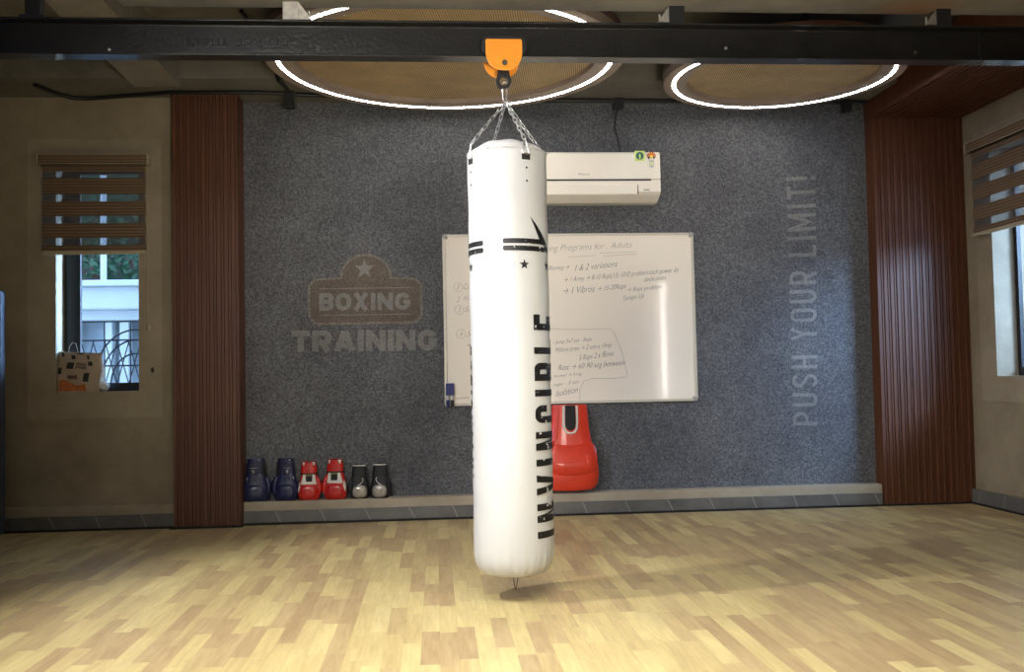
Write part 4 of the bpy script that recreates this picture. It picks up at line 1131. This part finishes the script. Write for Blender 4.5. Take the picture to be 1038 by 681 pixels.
shrub(at(128, 255, YH+1.4).x, YH+1.4, 2.2, 3.4, 700, .30, 'palm-like leaves above the cornice at the right of the left window')
shrub(at(80, 225, YH+1.95).x, YH+1.95, 2.6, 3.6, 450, .35, 'leaves high up behind the blind of the left window')
# iron grille with arcs
YG = 7.9
gr = empty('iron_railing', (at(110, 380, YG).x, YG, -.5), 'dark iron railing with round arches outside the left window', 'railing')
def gz(v): return at(100, v, YG).z
g = MB()
for v in (326, 345, 371): g.tube([(-4.6, YG, gz(v)), (-1.6, YG, gz(v))], .007, 6)
g.build('rail', M['iron'], gr)
g = MB(); cx_ = at(140, 380, YG).x
for r in (.19, .27, .33):
    g.tube([(cx_-.02 + r*math.cos(a), YG, gz(392) + (r*1.35)*math.sin(a)) for a in [i*PI/20 for i in range(21)]], .007, 6)
g.build('arches', M['iron'], gr)
g = MB()
for i in range(16): g.tube([(-4.6+i*.2, YG, -.5), (-4.6+i*.2, YG, gz(326))], .006, 6)
g.build('balusters', M['iron'], gr)
for i in range(5):
    x = at(82+12*i, 380, YG).x
    g = MB(); g.tube([(x, YG, gz(392)), (x+.10, YG, gz(345))], .005, 6); g.tube([(x+.10, YG, gz(392)), (x, YG, gz(345))], .005, 6)
    g.build('cross_bar', M['iron'], gr)
tag(MB().box(7.2, 7.4, 2, 13, -.5, 3.6).build('garden_wall', M['house']), 'pale wall outside the right window', 'wall', kind='structure')

# ------------------------------------------------------------------ light
wd = bpy.data.worlds.new('sky'); S.world = wd; wd.use_nodes = True
nt = wd.node_tree; bg = nt.nodes['Background']
sky = nt.nodes.new('ShaderNodeTexSky'); sky.sky_type = 'HOSEK_WILKIE'; sky.turbidity = 4
sky.sun_direction = (-.3, .5, .8)
mx = nt.nodes.new('ShaderNodeMix'); mx.data_type = 'RGBA'; mx.inputs[0].default_value = .55
mx.inputs[7].default_value = (.50, .68, 1, 1)
nt.links.new(sky.outputs[0], mx.inputs[6]); nt.links.new(mx.outputs[2], bg.inputs['Color'])
bg.inputs['Strength'].default_value = 7

def area(name, loc, rot, sx, sy, power, col, spread=180):
    l = bpy.data.lights.new(name, 'AREA'); l.shape = 'RECTANGLE'; l.size = sx; l.size_y = sy; l.energy = power; l.color = col
    l.spread = R_(spread)
    o = bpy.data.objects.new(name, l); C.objects.link(o); o.location = loc; o.rotation_euler = rot; return o
def spot(name, loc, target, power, col, ang, blend, r=.15):
    l = bpy.data.lights.new(name, 'SPOT'); l.energy = power; l.color = col; l.spot_size = R_(ang); l.spot_blend = blend; l.shadow_soft_size = r
    o = bpy.data.objects.new(name, l); C.objects.link(o); o.location = loc
    d = Vector(target) - Vector(loc); o.rotation_euler = d.to_track_quat('-Z', 'Y').to_euler(); return o
# ceiling fittings and photographer's lamp out of view, added fill, daylight stand-ins
def aim(loc, tgt): return (Vector(tgt) - Vector(loc)).to_track_quat('-Z', 'Y').to_euler()
area('ceiling_light', (.3, 2.4, 2.9), (0, 0, 0), 2.4, 1.0, 62, (1, .97, .87), 100)
p_ = (-1.3, .2, 2.3); area('unseen_front_light', p_, aim(p_, (.35, 3.9, .9)), 1.0, 1.0, 21, (1, .96, .89), 70)
spot('ceiling_spot', (-1.4, 3.68, 2.47), (.35, 3.80, 0), 230, (1, .985, .95), 100, .5, .04)
p_ = (.9, -.3, .7); area('unseen_front_light', p_, aim(p_, (.4, 4.5, 2.4)), .8, .8, 16, (1, .93, .82), 60)  # low fill added to lift the lamp undersides and the joist web
p_ = (2.95, .6, 1.35); area('daylight_standin', p_, aim(p_, (1.4, 6.5, 1.3)), .07, 1.5, 1.5, (1, .9, .86), 90)  # thin lamp standing in for an unseen opening, put in for the whiteboard streak
p_ = (-3.6, 1.2, 1.4); area('daylight_standin', p_, aim(p_, (2.2, 6.5, 1.1)), .9, 1.3, 6.5, (.40, .53, 1), 50)  # blue lamp standing in for an unseen window, tints the grey wall's right
p_ = (-.45, 7.4, 1.8); area('daylight_standin', p_, aim(p_, (-2.41, 6.46, 1.4)), .5, .8, 60, (.45, .65, 1), 60)  # lamp added outside to brighten the left window reveal in place of sky glow
p_ = (5.2, 4.6, 2.2); area('daylight_standin', p_, aim(p_, (3.72, 6.08, 1.4)), .8, .8, 58, (.5, .68, 1), 90)  # lamp added outside to brighten the far reveal of the right window

S.view_settings.view_transform = 'Standard'; S.view_settings.look = 'None'
S.view_settings.exposure = 0; S.view_settings.gamma = 1; S.view_settings.use_curve_mapping = False
